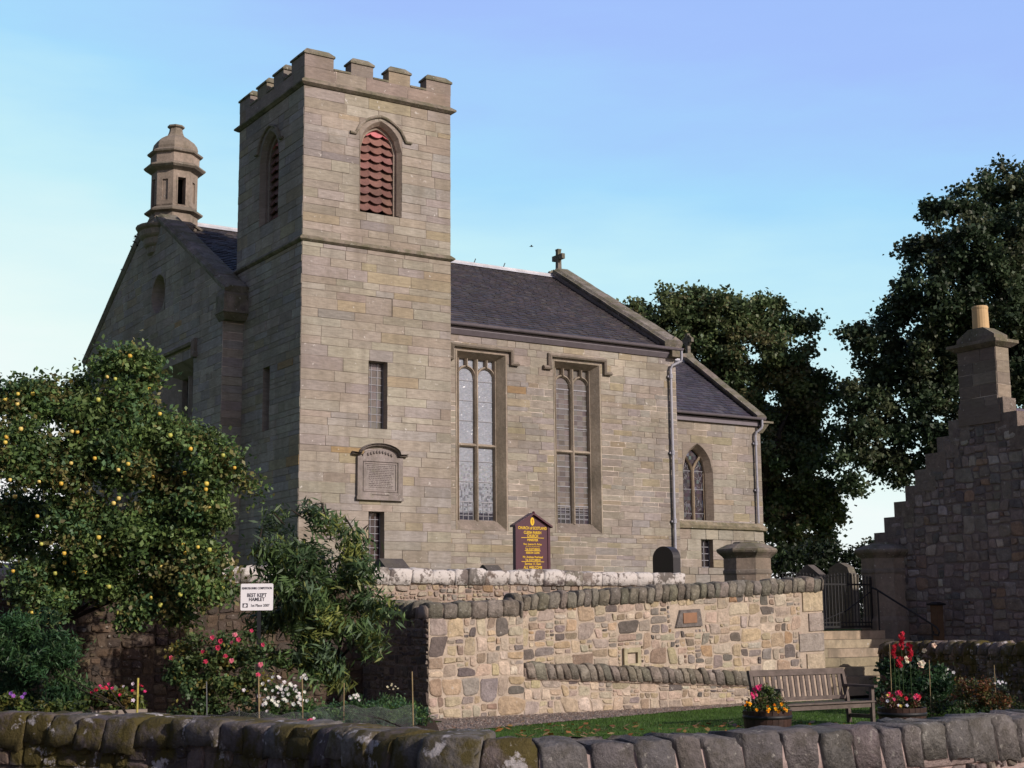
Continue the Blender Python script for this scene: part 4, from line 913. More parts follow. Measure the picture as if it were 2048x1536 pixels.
# ---- iron gates
def gate(x0, x1, y, z0, z1, label, brace):
    o = empty('iron_gate', (x0, y, z0), label, 'gate', 'iron gates'); mb = MB(); zt = z1
    mb.bar((x0, y, z0+.06), (x1, y, z0+.06), .03, .05); mb.bar((x0, y, z0+.16), (x1, y, z0+.16), .02, .03); mb.bar((x0, y, zt-.14), (x1, y, zt-.14), .03, .04)
    for x in (x0, x1): mb.bar((x, y, z0), (x, y, zt-.02), .045, .045); mb.lathe(x, y, [(.02, zt-.02), (.035, zt+.02), (.005, zt+.07)], 6)
    mb.tube([(x0, y, z0+.2), (lerp(x0, x1, .5), y, z0+.45), (x1, y, zt-.3)] if brace else [(x1, y, z0+.2), (lerp(x0, x1, .5), y, z0+.45), (x0, y, zt-.3)], .016, 6)
    mb.build('frame', M['iron'], o); mb = MB()
    n = int((x1-x0)/.105)
    for k in range(1, n):
        x = x0+(x1-x0)*k/n; h = zt-.02+.08*math.sin(math.pi*k/n)
        mb.tube([(x, y, z0+.06), (x, y, h)], .015, 6); mb.lathe(x, y, [(.011, h), (.022, h+.025), (.003, h+.08)], 6)
    mb.build('railing_bars', M['iron'], o)
gate(24.85, 26.46, 25.42, GYD+.02, 2.66, 'black iron gate leaf with pointed bars, hung on the pier beside the cottage', True)
gate(23.42, 24.82, 25.42, GYD+.02, 2.66, 'black iron gate leaf half hidden behind the end of the retaining wall', False)
# ---- handrail
HR = empty('handrail', (26.2, 24.1, .8), 'black iron handrail with a curled end sloping down beside the steps', 'handrail')
mb = MB(); mb.tube([(26.2, 25.15, 2.44), (26.2, 25.0, 2.40), (26.2, 23.45, 1.62), (26.2, 23.22, 1.50), (26.2, 23.15, 1.40), (26.2, 23.20, 1.32), (26.2, 23.32, 1.34), (26.2, 23.33, 1.42)], .024, 8); mb.build('rail', M['iron'], HR)
mb = MB(); mb.tube([(26.2, 23.36, .2), (26.2, 23.36, 1.58)], .02, 8); mb.build('post', M['iron'], HR)
mb = MB(); mb.tube([(26.2, 24.95, 1.4), (26.2, 24.95, 2.38)], .02, 8); mb.build('post', M['iron'], HR)
# ---- cottage with crow-stepped gable
CG = empty('cottage', (30, 22.4, 0), 'dark rubble cottage with a crow-stepped gable and slate roof', 'house')
XG, YA, HWD, ZE, ZA = 27.2, 22.42, 3.75, 3.05, 6.75
mb = MB(); fg = fW(XG); tmp = MB()
PAL_CT = [(3, (.25, .21, .185)), (2, (.21, .175, .155)), (2.4, (.31, .265, .235)), (.7, (.28, .195, .145)), (1, (.16, .145, .14)), (.5, (.40, .36, .32))]
st = []
for (a, b, c, d) in guillotine(YA-HWD, YA+HWD, -.1, ZA, r_, .05, .22):
    cy, cz = (a+b)/2, (c+d)/2
    lim = HWD if cz < ZE else HWD*(1-(cz-ZE)/(ZA-ZE))+.1
    if abs(cy-YA)+(b-a)*.35 < lim: st.append((a, b, c, d))
gpoly = [(YA-HWD, -.1), (YA+HWD, -.1), (YA+HWD, ZE-.1), (YA+.1, ZA-.3), (YA-.1, ZA-.3), (YA-HWD, ZE-.1)]
mb.add([fg(u, v, 0) for u, v in gpoly], [tuple(range(6))], (.19, .155, .145), 1)
rubble(tmp, 0, 1, 0, 1, fg, r_, PAL_CT, gap=.03, bulge=.03, stones=st); tmp.f = tmp.f[1:]; tmp.m = tmp.m[1:]; mb.add([], []); n0 = len(mb.v); mb.add(tmp.v, tmp.f); mb.c[n0:] = tmp.c
wl = mb.build('gable_wall', [M['rubble'], M['rmortar']], CG)
for y in (YA-HWD, YA+HWD): mb = MB(); mb.add([(XG, y, -.1), (XG+7, y, -.1), (XG+7, y, ZE), (XG, y, ZE)], [(0, 1, 2, 3)], (.2, .16, .15)); mb.build('side_wall', M['rubble'], CG)
mb = MB(); mb.add([(XG+7, YA-HWD, -.1), (XG+7, YA+HWD, -.1), (XG+7, YA+HWD, ZE), (XG+7, YA, ZA), (XG+7, YA-HWD, ZE)], [(0, 1, 2, 3, 4)], (.2, .16, .15)); mb.build('rear_gable', M['rubble'], CG)
mb = MB(); nst = 10                                     # crow steps
for s in (-1, 1):
    for k in range(nst):
        z = ZE+.05+(ZA-.15-ZE)*k/nst; y = HWD*(1-(z-ZE)/(ZA-ZE+.0))+.17; h = (ZA-.15-ZE)/nst
        y0, y1 = YA+s*(y-.62), YA+s*(y)
        g = r_.uniform(-.02, .02)
        mb.box(XG-.03+r_.uniform(-.01, .01), XG+.42, min(y0, y1)+g, max(y0, y1)+g, z-h*.5, z+h*.97, jit(r_, (.20, .165, .14), .12))
mb.build('crow_steps', M['rubble'], wl)
mb = MB()
for s in (-1, 1):
    V = Vector((0, -s*HWD, ZA-.1-ZE)); O = Vector((XG+.4, YA+s*(HWD+.2), ZE-.25)); lv = V.length; V.normalize(); nn = Vector((0, s*V.z, abs(V.y)))
    mb.add([O, O+Vector((6.8, 0, 0)), O+Vector((6.8, 0, 0))+V*lv, O+V*lv], [(0, 1, 2, 3)], (.08, .06, .09))
    if s < 0: slates(mb, O, (1, 0, 0), V, nn, 6.8, lv, r_, su=.3, sv=.22, pal=((3, (.10, .075, .105)), (1, (.13, .10, .12))))
mb.build('roof', M['slate'], CG)
mb = MB(); ca, cb = 21.93, 23.02; xa, xb = XG-.02, XG+.44
cc = [(2, (.19, .155, .13)), (1, (.24, .20, .16)), (1, (.15, .125, .11))]
ashlar(mb, rect(ca, cb, 6.2, 7.84), [], fW(xa), r_, cc, ch=(.22, .3), bl=(.3, .6)); ashlar(mb, rect(xa, xb, 6.2, 7.84), [], fS(ca), r_, [(1, (.30, .25, .19)), (1, (.24, .2, .16))], ch=(.22, .3), bl=(.3, .5))  # painted light: sunny side gets lighter stones than the shaded gable side
mb.add([(xb, ca, 6.2), (xb, cb, 6.2), (xb, cb, 7.84), (xb, ca, 7.84)], [(0, 1, 2, 3)], STONE); mb.add([(xa, cb, 6.2), (xb, cb, 6.2), (xb, cb, 7.84), (xa, cb, 7.84)], [(0, 1, 2, 3)], STONE)
mb.box(xa-.03, xb+.05, ca-.05, cb+.05, 6.1, 6.5, (.17, .14, .12), 0)
o = .17
mb.frustum((xa-.04, xb+.04, ca-.04, cb+.04), (xa-o, xb+o, ca-o, cb+o), 7.84, 7.93, (.20, .165, .135), 2); mb.box(xa-o, xb+o, ca-o, cb+o, 7.93, 8.0, (.22, .18, .14), 2)
mb.box(xa, xb, ca, cb, 8.0, 8.13, (.2, .165, .135), 2); mb.frustum((xa, xb, ca, cb), (xa+.03, xb-.03, ca+.33, cb-.33), 8.13, 8.34, (.22, .185, .155), 2)
chm = mb.build('chimney', [M['ashlar'], M['mortar'], M['cornice']], CG)
mb = MB(); mb.lathe((xa+xb)/2, (ca+cb)/2, [(.19, 8.3), (.18, 8.80), (.185, 8.81), (.19, 8.85), (.175, 8.88), (.14, 8.88), (.14, 8.5)], 20, (.6, .4, .2), cap1=False); mb.build('chimney_pot', M['pot'], chm, smooth=False)
# ================================================================== PLANTS
def leaf_cloud(name, blobs, n, L, W, cols, parent, seed, rc=.35, droop=.0, out=.0, var=.35, fold=.12, spread=.5, mat_=None, inner=.35, kc=2.2):
    """leaf-sized faces gathered in clumps through the blobs; blobs = [(x,y,z,r)]"""
    g = np.random.default_rng(seed); B = np.array(blobs, float); wgt = B[:, 3]**2.0; wgt /= wgt.sum(); cnt = np.maximum(6, (wgt*n).astype(int))
    C = []; K = []; D_ = []
    for (x, y, z, r), m in zip(B, cnt):
        k = max(3, int(kc*(r/rc)**2)); d = g.normal(size=(k, 3)); d /= np.linalg.norm(d, axis=1)[:, None]
        cc = np.array((x, y, z)) + d*(r*(inner+(1-inner)*g.random(k)**.5))[:, None]
        pick_ = g.integers(0, k, m); pos = cc[pick_] + g.normal(size=(m, 3))*rc*spread*np.array((1, 1, .75))
        fk = 1+g.uniform(-var, var, k); hue = g.integers(0, len(cols), k)
        C.append(pos); D_.append(d[pick_])
        own = g.random(m) < .25; hh = np.where(own, g.integers(0, len(cols), m), hue[pick_])
        K.append(np.array(cols)[hh]*(fk[pick_]*(1+g.uniform(-.25, .25, m)))[:, None])
    C = np.concatenate(C); K = np.concatenate(K)*1.3; D_ = np.concatenate(D_); m = len(C)
    a = g.normal(size=(m, 3)) + D_*out; a[:, 2] -= droop; a /= np.linalg.norm(a, axis=1)[:, None]
    nn = g.normal(size=(m, 3))*.8 + np.array((0, 0, .9)); b = np.cross(a, nn); b /= np.linalg.norm(b, axis=1)[:, None]+1e-9; nn = np.cross(b, a)
    s = g.uniform(.65, 1.3, m)[:, None]; l = a*L*s/2; wv = b*W*s/2; f = nn*W*s*fold
    V = np.stack([C-l, C-l*.1+wv+f, C+l, C-l*.1-wv+f], 1).reshape(-1, 3)
    F = np.arange(4*m).reshape(m, 4)
    return np_mesh(name, V, F, np.repeat(K, 4, 0), mat_ or M['leaf'], parent)
def blobs_at(lst, D, px_per_m, seed, dz=.8, sprig=0):
    rr = random.Random(seed); out = []
    for x, y, r in lst:
        R_ = r/px_per_m; p = at(x, y, D + rr.uniform(-dz, dz)*R_*1.3); out.append((p.x, p.y, p.z, R_))
        for _ in range(sprig):
            d = Vector((rr.gauss(0, 1), rr.gauss(0, 1), rr.gauss(.25, 1))).normalized()*R_*rr.uniform(1.0, 1.25); out.append((p.x+d.x, p.y+d.y, p.z+d.z, R_*rr.uniform(.12, .26)))
    return out
def limbs(name, base, tops, r0, parent, seed, mid=.45):
    rr = random.Random(seed); mb = MB(); base = Vector(base); fork = None
    tops = [Vector(t) for t in tops]; c = sum(tops, Vector())/len(tops); hub = base.lerp(Vector((lerp(base.x, c.x, .5), lerp(base.y, c.y, .5), c.z)), mid)
    mb.tube([base-Vector((0, 0, .2)), base+Vector((0, 0, .1)), base.lerp(hub, .4)+Vector((rr.uniform(-.1, .1), rr.uniform(-.1, .1), 0))*r0*3, hub], [r0*1.35, r0*1.1, r0*.9, r0*.75], 10, (.04, .033, .026))
    for t in tops:
        m1 = hub.lerp(t, .45)+Vector((rr.uniform(-1, 1), rr.uniform(-1, 1), rr.uniform(0, 1)))*(t-hub).length*.10
        mb.tube([hub-(t-hub)*.03, m1, hub.lerp(t, .66)+Vector((rr.uniform(-1, 1), rr.uniform(-1, 1), .3))*(t-hub).length*.05, hub.lerp(t, .82)], [r0*.5, r0*.34, r0*.16, r0*.05], 7, (.04, .033, .026))
    return mb.build(name, M['bark'], parent, smooth=True)
def tree(name, label, blobs, base, r0, n, L, W, cols, seed, rc, cat='tree', group=None, every=2, **kw):
    o = empty(name, base, label, cat, group)
    limbs('trunk', base, [b[:3] for b in blobs if b[3] > .5*max(q[3] for q in blobs)][::every], r0, o, seed); leaf_cloud('crown', blobs, n, L, W, cols, o, seed, rc, **kw); return o
DKG = [(.082, .12, .05), (.105, .135, .055), (.06, .098, .045), (.125, .12, .058), (.09, .125, .06)]
# ---- two big trees behind
mid = [(1255, 640, 40), (1300, 640, 48), (1345, 630, 48), (1400, 625, 50), (1455, 640, 55), (1510, 640, 50), (1555, 640, 38), (1600, 652, 24), (1630, 640, 13), (1300, 720, 70), (1400, 710, 75), (1480, 730, 80), (1550, 720, 60), (1600, 770, 55), (1640, 800, 45), (1450, 820, 80), (1540, 830, 80), (1590, 870, 70), (1640, 880, 45), (1560, 930, 70), (1625, 950, 55), (1670, 990, 30), (1580, 1010, 60), (1640, 1030, 45), (1560, 1090, 60), (1625, 1085, 45)]
tree('sycamore_tree', 'dark spreading tree behind the chancel, its crown standing clear of the nave roof', blobs_at(mid, 62, 50.5, 1, sprig=3), (41.5, 47.0, GYD), .55, 95000, .19, .14, DKG, 71, .40, every=3, spread=.56, kc=2.4, inner=.2)
rgt = [(2000, 385, 55), (2065, 360, 60), (1945, 410, 45), (1890, 430, 34), (1862, 420, 20), (1940, 500, 80), (2030, 480, 90), (1870, 510, 55), (1835, 500, 26), (1830, 590, 52), (1900, 610, 95), (2000, 610, 100), (2070, 580, 90), (1790, 650, 45), (1735, 680, 36), (1700, 672, 20), (1760, 730, 60), (1845, 740, 95), (1950, 760, 100), (1700, 780, 30), (1770, 830, 65), (1850, 860, 80), (1725, 880, 42), (1690, 905, 26), (1770, 930, 48), (1940, 890, 80), (2050, 740, 100), (1815, 950, 34), (1720, 965, 26), (2090, 470, 80), (2110, 650, 90)]
tree('sycamore_tree', 'tall very dark tree overhanging the stepped gable of the cottage', blobs_at(rgt, 58, 54.5, 2, sprig=3), tuple(at(1985, 1240, 58).xy)+(GYD,), .5, 110000, .19, .14, [(.042, .068, .034), (.054, .08, .038), (.034, .056, .03), (.068, .08, .042)], 72, .38, every=4, spread=.56, kc=2.5, inner=.2)
autumn = [(1870, 745, 20), (1895, 765, 24), (1850, 765, 15)]
hb = [(1570, 1120, 42), (1620, 1125, 40), (1665, 1120, 36), (1705, 1105, 30), (1735, 1100, 22), (1650, 1095, 22), (1600, 1150, 40), (1690, 1150, 40), (1740, 1140, 30), (1690, 1200, 34), (1735, 1190, 32), (1720, 1225, 30), (1650, 1200, 40), (1600, 1200, 40), (1750, 1220, 26), (1670, 1230, 30)]
tree('evergreen_bush', 'dark evergreen bush beyond the iron gates', blobs_at(hb, 47, 63, 3), tuple(at(1660, 1236, 47)), .12, 7000, .14, .09, [(.012, .022, .010), (.018, .028, .012)], 73, .25, 'bush')
# ---- apple tree over the left garden
ap = [(25, 800, 48), (85, 800, 48), (130, 810, 40), (162, 765, 20), (175, 840, 50), (222, 735, 36), (272, 722, 34), (300, 765, 30), (250, 810, 60), (320, 870, 55), (385, 890, 40), (425, 920, 42), (455, 935, 28), (490, 970, 14), (515, 985, 9), (45, 910, 75), (140, 930, 75), (240, 910, 75), (335, 960, 70), (405, 1000, 50), (440, 1030, 30), (40, 1050, 85), (160, 1060, 85), (270, 1060, 85), (365, 1080, 65), (415, 1130, 48), (110, 1150, 70), (220, 1160, 70), (325, 1170, 65), (50, 1170, 40), (400, 1190, 40), (355, 1230, 30), (100, 1215, 35), (270, 1225, 35), (440, 1180, 26)]
APB = blobs_at([(x, y, r*.86) for x, y, r in ap], 23.0, 128, 4, .9, sprig=2)
apb = at(85, 1440, 23.8); AP = empty('apple_tree', (apb.x, apb.y, .2), 'leafy apple tree hung with yellow apples, spreading in front of the church gable', 'tree')
limbs('trunk', (apb.x, apb.y, .2), [(b[0]+.35, b[1]+.55, b[2]) for b in [q for q in APB if q[3] > .28][::3]], .07, AP, 74, .42)
leaf_cloud('crown', APB, 84000, .088, .055, [(.085, .14, .042), (.105, .15, .046), (.062, .11, .036), (.14, .13, .046), (.058, .11, .05), (.115, .17, .056)], AP, 74, .17, spread=.7, var=.4, inner=.1, kc=5)
g = np.random.default_rng(5); pts = []
for b in [q for q in APB if q[3] > .1]:
    for _ in range(max(1, int(b[3]*6.5))):
        d = Vector(g.normal(size=3)).normalized()
        if d.dot(HF) > .1: d = d - HF*2*d.dot(HF)
        lat = d - HF*d.dot(HF); pts.append(Vector(b[:3]) - HF*b[3]*g.uniform(1.05, 1.4) + lat*b[3]*.85)
am = MB(); am.lathe(0, 0, [(.004, -.028), (.018, -.030), (.030, -.015), (.034, .005), (.027, .025), (.012, .030), (.004, .023)], 10)
am.c = [(.66, .50, .09)]*len(am.v); first = None
random.Random(2).shuffle(pts)
for k, p in enumerate(pts[:98]):
    if first is None:
        first = am.build('apple', M['fruit'], AP, smooth=True); a = first
        meshes = [first.data]
        for cc in ((.66, .42, .06), (.46, .46, .10), (.70, .54, .16)):
            me = first.data.copy(); me.color_attributes['Col'].data.foreach_set('color', np.tile(np.array((*cc, 1), np.float32), len(me.vertices))); meshes.append(me)
        off = ORG[AP.name]; first.data.transform(Matrix.Translation(off))
        for me in meshes[1:]: me.transform(Matrix.Translation(off))
    else: a = first.copy(); a.data = meshes[k % 4]; col.objects.link(a)
    a.location = p - ORG[AP.name]; s = random.Random(k).uniform(.85, 1.2); a.scale = (s, s, s)
# ---- shrub with narrow leaves
wl_ = [(555, 1060, 38), (610, 1045, 34), (655, 1055, 34), (695, 1065, 32), (530, 1090, 26), (545, 1130, 42), (600, 1130, 62), (670, 1130, 62), (725, 1150, 34), (750, 1190, 30), (775, 1225, 22), (555, 1210, 52), (630, 1220, 70), (700, 1240, 52), (590, 1290, 52), (660, 1300, 58), (720, 1290, 34), (620, 1350, 40), (690, 1345, 30)]
wl_ += [(540, 1170, 40), (530, 1260, 34), (560, 1330, 40), (740, 1240, 36), (760, 1290, 24), (610, 1170, 60), (680, 1190, 60), (590, 1240, 56)]
SH = tree('buddleia_shrub', 'tall shrub with long narrow drooping leaves, growing before the churchyard wall', blobs_at(wl_, 23.8, 124, 6), (10.75, 21.9, .2), .05, 11500, .19, .038, [(.072, .12, .042), (.09, .14, .048), (.055, .095, .04), (.14, .16, .042), (.08, .12, .07)], 75, .22, 'shrub', droop=.7, out=1.3, spread=.5)
rr = random.Random(4)
for x, y in ((598, 1030), (648, 1022), (560, 1040), (700, 1050), (725, 1060), (520, 1075), (625, 1035)):
    p = at(x, y, 23.5+rr.uniform(-.4, .4)); d = Vector((rr.uniform(-.6, .6), rr.uniform(-.2, .2), rr.uniform(.2, .6))).normalized()
    mb = MB(); mb.tube([p-d*.12, p, p+d*.1, p+d*.17], [.006, .016, .013, .003], 6, (.10, .05, .03)); mb.build('seed_spike', M['bark'], SH)
# ---- rose bush
def rosette(r, cols, rr, layers=3, n=5):
    mb = MB()
    for l in range(layers):
        for k in range(n):
            t = 2*math.pi*(k+.5*l)/n + rr.uniform(-.2, .2); q = r*(1-.27*l); z = .35*r*l; c = jit(rr, cols, .2)
            d = Vector((math.cos(t), math.sin(t), 0)); s = Vector((-d.y, d.x, 0))
            mb.add([(0, 0, z*.5), d*q*.6+s*q*.42+Vector((0, 0, z+.12*r)), d*q+Vector((0, 0, z+.22*r)), d*q*.6-s*q*.42+Vector((0, 0, z+.12*r))], [(0, 1, 2, 3)], c)
    return mb
def blooms(parent, spots, r, cols, seed, name='bloom', layers=3, D=None, tilt=.8):
    """one flower per spot (points, or pixels with a distance), sharing a few meshes"""
    rr = random.Random(seed); ms = []
    for i, sp in enumerate(spots):
        p = Vector(sp) if D is None else at(sp[0], sp[1], D+rr.uniform(-.15, .15))
        if len(ms) < 3:
            mb = rosette(r, cols[len(ms) % len(cols)], rr, layers); mb.v = [tuple(Vector(v)+ORG[parent.name]) for v in mb.v]
            o = mb.build(name, M['petal'], parent); ms.append(o.data); src = o
        else: o = src.copy(); o.data = ms[i % 3]; col.objects.link(o)
        o.location = p-ORG[parent.name]; to = (-HF+Vector((rr.uniform(-tilt, tilt), rr.uniform(-tilt, tilt), rr.uniform(.1, 1.1)))).normalized()
        o.rotation_mode = 'QUATERNION'; o.rotation_quaternion = to.to_track_quat('Z', 'Y'); s = rr.uniform(.8, 1.25); o.scale = (s, s, s)
rb = [(370, 1310, 38), (420, 1300, 42), (475, 1295, 42), (520, 1310, 26), (400, 1350, 52), (470, 1350, 52), (385, 1400, 42), (450, 1400, 48), (505, 1380, 34), (350, 1345, 26)]
RO = tree('rose_bush', 'rose bush with pink blooms behind the wire netting', blobs_at(rb, 21.5, 137, 7), (9.05, 19.3, .2), .02, 9000, .06, .042, [(.055, .092, .034), (.075, .105, .036), (.042, .075, .03), (.14, .125, .03)], 76, .13, 'rose bush')
blooms(RO, [(425, 1276), (441, 1283), (464, 1285), (477, 1280), (436, 1296), (405, 1282), (342, 1316), (411, 1324), (463, 1322), (526, 1290), (406, 1304), (521, 1330), (516, 1350), (451, 1313), (470, 1270), (503, 1262)], .042, [(.75, .10, .20), (.62, .05, .12), (.80, .25, .32)], 9, D=21.0)
# ---- ferny climber and low plants at the far left
fn = [(20, 1275, 45), (75, 1270, 42), (120, 1290, 34), (30, 1330, 60), (100, 1340, 55), (150, 1370, 34), (40, 1390, 45), (110, 1400, 40), (170, 1400, 22)]
tree('ferny_shrub', 'dense dark green ferny shrub in the shade under the apple tree', blobs_at(fn, 19.5, 151, 8), (6.3, 18.3, .2), .02, 16000, .09, .022, [(.024, .060, .024), (.032, .072, .026), (.018, .046, .02), (.045, .08, .026)], 77, .16, 'shrub', droop=.3, out=.9)
lp = [(15, 1415, 22), (50, 1412, 18), (90, 1408, 18), (130, 1412, 20), (160, 1420, 14), (75, 1440, 12), (80, 1462, 8)]
LP = tree('trailing_plant', 'low yellow-green trailing plant with purple flowers spilling onto the roadside wall', blobs_at(lp, 13.6, 217, 9, .4), (4.9, 12.9, .2), .008, 2200, .04, .026, [(.060, .085, .018), (.045, .070, .020), (.085, .085, .018)], 78, .06, 'plant')
blooms(LP, [(22, 1387), (50, 1388), (27, 1392), (44, 1394)], .02, [(.30, .12, .50), (.25, .08, .40), (.4, .15, .5)], 10, D=13.3, layers=2)
# ---- stone trough with geraniums
tp = at(232, 1428, 19.5); tp.z = .2
TR = MB(); x0, x1, y0, y1 = tp.x-.36, tp.x+.36, tp.y-.16, tp.y+.16; c = (.26, .22, .19)
TR.frustum((x0+.02, x1-.02, y0+.02, y1-.02), (x0, x1, y0, y1), .2, .55, c)
TR2 = MB(); TR2.loft([[(x0, y0, .55), (x1, y0, .55), (x1, y1, .55), (x0, y1, .55)], [(x0, y0, .59), (x1, y0, .59), (x1, y1, .59), (x0, y1, .59)], [(x0+.05, y0+.05, .59), (x1-.05, y0+.05, .59), (x1-.05, y1-.05, .59), (x0+.05, y1-.05, .59)], [(x0+.05, y0+.05, .52), (x1-.05, y0+.05, .52), (x1-.05, y1-.05, .52), (x0+.05, y1-.05, .52)]], c)
TR.add(TR2.v, TR2.f, c); tag(TR.build('stone_trough', M['dressed'], None, (tp.x, tp.y, .2)), 'rectangular grey stone trough planted with red geraniums, just inside the roadside wall', 'trough')
gp = [(tp.x+dx, tp.y+dy, .70+dz, .13) for dx, dy, dz in ((-.28, 0, 0), (-.1, .04, .04), (.1, -.03, .05), (.28, .02, .0), (0, 0, -.02))]
GE = tree('geranium', 'red and pink geraniums growing out of the grey stone trough', gp, (tp.x, tp.y, .56), .01, 900, .055, .05, [(.05, .08, .02), (.07, .09, .02), (.10, .07, .02)], 79, .07, 'flowers')
blooms(GE, [(185, 1385), (192, 1380), (200, 1372), (205, 1378), (213, 1376), (225, 1377), (240, 1390), (283, 1373), (290, 1383), (278, 1370), (265, 1382), (218, 1368)], .03, [(.72, .03, .12), (.65, .04, .08), (.75, .06, .22)], 11, D=19.2, layers=2)
blooms(GE, [(247, 1373), (266, 1368), (266, 1401)], .026, [(.70, .60, .68), (.7, .6, .68), (.7, .6, .68)], 12, D=19.2, layers=2)
# ---- white phlox and green bedding behind the netting
wp = [(540, 1395, 26), (575, 1400, 34), (605, 1410, 26), (560, 1425, 30), (530, 1430, 22)]
PH = tree('phlox', 'clump of white phlox in full flower behind the wire netting', blobs_at(wp, 20.8, 142, 10), (9.9, 17.9, .2), .01, 1500, .06, .03, [(.04, .075, .022), (.055, .09, .03)], 80, .1, 'flowers')
rr = random.Random(3)
blooms(PH, [(rr.gauss(567, 22), rr.gauss(1382, 13)) for _ in range(42)] + [(rr.gauss(552, 18), rr.gauss(1404, 8)) for _ in range(16)] + [(rr.gauss(602, 9), rr.gauss(1400, 8)) for _ in range(10)], .028, [(.78, .78, .70), (.72, .74, .68), (.80, .78, .76)], 13, D=20.5, layers=2, tilt=.6)
W2 = tree('phlox', 'small white-flowered plant standing among the green bedding, left of the wall corner', blobs_at([(710, 1405, 16), (705, 1415, 14)], 21.5, 137, 11), tuple(at(708, 1440, 21.5).xy)+(.2,), .006, 300, .05, .025, [(.04, .08, .03)], 81, .07, 'flowers')
blooms(W2, [(700, 1393), (708, 1391), (716, 1393), (711, 1396), (719, 1400), (702, 1397), (714, 1390)], .024, [(.78, .78, .72)]*3, 14, D=21.3, layers=2)
W3 = tree('wild_carrot', 'spindly umbel-headed plant with cream flowers beside the wall corner', blobs_at([(785, 1410, 12), (775, 1400, 8)], 23, 128, 12), tuple(at(772, 1440, 23).xy)+(.2,), .006, 160, .05, .02, [(.05, .08, .03)], 82, .07, 'flowers')
blooms(W3, [(775, 1374), (783, 1371), (791, 1373), (787, 1378), (796, 1377), (779, 1379), (784, 1368)], .02, [(.55, .50, .34)]*3, 15, D=23, layers=1)
g = np.random.default_rng(8); gb = []
for k in range(46):
    u = g.random(); p = at(590+250*u, 1445, 20.3+1.9*u+g.uniform(-.7, 1.6)); gb.append((p.x, p.y, .2+g.uniform(.02, .17)+.1*math.sin(3*u), g.uniform(.10, .19)))
gc = leaf_cloud('bedding_plants', gb, 9000, .06, .02, [(.045, .095, .040), (.06, .12, .045), (.035, .08, .04), (.075, .14, .035)], None, 83, .1, out=.6)
tag(gc, 'soft feathery green bedding plants covering the soil behind the netting', 'bedding plants', None, 'stuff')
g = np.random.default_rng(18); gb = []
for k in range(60):
    u = g.random(); p = at(20+520*u, 1440, 15.5+5*u+g.uniform(-.6, 2.5)); gb.append((p.x, p.y, .2+g.uniform(.0, .12), g.uniform(.08, .2)))
tag(leaf_cloud('ground_cover', gb, 7000, .06, .03, [(.03, .05, .016), (.045, .055, .018), (.022, .038, .015), (.05, .045, .02)], None, 84, .1), 'dark low ground cover over the soil of the shady bed', 'ground cover', None, 'stuff')
RB2 = tree('pink_dianthus', 'tiny plant with pink and white flowers at the foot of the netting', [(*at(625, 1443, 19.2).xy, .28, .07)], tuple(at(625, 1446, 19.2).xy)+(.2,), .004, 120, .04, .012, [(.05, .09, .05)], 85, .05, 'flowers')
blooms(RB2, [(604, 1444), (600, 1446), (622, 1440), (628, 1437), (618, 1442), (609, 1442)], .025, [(.8, .7, .7), (.7, .12, .16), (.65, .1, .2)], 16, D=18.9, layers=2)
# ---- flower border by the path wall
bb = [(1775, 1340, 22), (1800, 1345, 30), (1835, 1350, 32), (1865, 1350, 26), (1780, 1385, 32), (1825, 1385, 36), (1870, 1385, 28), (1890, 1365, 22)]
BO = tree('rose_bush', 'bush with creamy white roses in front of the mossy path wall', blobs_at(bb, 27.0, 109, 13), tuple(at(1825, 1430, 26.8).xy)+(.0,), .02, 3600, .08, .05, [(.018, .045, .018), (.026, .060, .022), (.014, .034, .016)], 86, .15, 'rose bush')
blooms(BO, [(1813, 1319), (1844, 1327), (1868, 1291), (1849, 1302), (1815, 1322), (1841, 1331)], .062, [(.82, .70, .52), (.80, .72, .58), (.8, .62, .5)], 17, D=26.6)
GL = empty('gladiolus', tuple(at(1800, 1430, 26.4).xy)+(.0,), 'crimson gladiolus flower spikes standing above the white rose bush', 'flowers')
mb = MB(); sp = [((1788, 1313), (1789, 1288)), ((1803, 1296), (1803, 1264)), ((1820, 1320), (1820, 1286)), ((1797, 1333), (1799, 1314))]; fl = []
rr = random.Random(6)
for a, b in sp:
    A, B_ = at(*a, 26.4), at(*b, 26.4); mb.tube([Vector((A.x, A.y, .05)), A, B_], [.008, .007, .003], 5, (.05, .09, .03))
    for k in range(10): q = A.lerp(B_, k/9*.9); fl.append(tuple(q+Vector((rr.uniform(-.03, .03), rr.uniform(-.03, .03), 0))))
mb.build('stem', M['leaf'], GL); blooms(GL, fl, .042, [(.42, .012, .03), (.48, .02, .045), (.34, .01, .02)], 18, layers=2)
DA = tree('daisy_plant', 'white daisies against the dark path wall', blobs_at([(1885, 1355, 18), (1900, 1370, 20), (1888, 1390, 18)], 27.5, 107, 14), tuple(at(1890, 1430, 27.5).xy)+(.0,), .006, 500, .06, .02, [(.02, .04, .018), (.03, .05, .025)], 87, .1, 'flowers')
blooms(DA, [(1880, 1337), (1888, 1335), (1895, 1338), (1901, 1340), (1886, 1343), (1893, 1346), (1907, 1345), (1881, 1350), (1890, 1353), (1876, 1345)], .03, [(.68, .68, .66)]*3, 19, D=27.3, layers=1)
OS = tree('copper_shrub', 'low bronze and green leaved shrub at the foot of the path wall', blobs_at([(1930, 1385, 24), (1950, 1370, 22), (1975, 1385, 26), (2000, 1395, 24), (1945, 1405, 26), (1990, 1410, 22), (1920, 1400, 16)], 25.5, 116, 15), tuple(at(1960, 1430, 25.5).xy)+(.0,), .015, 2400, .06, .03, [(.085, .045, .018), (.05, .06, .02), (.07, .075, .02), (.11, .045, .018)], 88, .11, 'shrub')
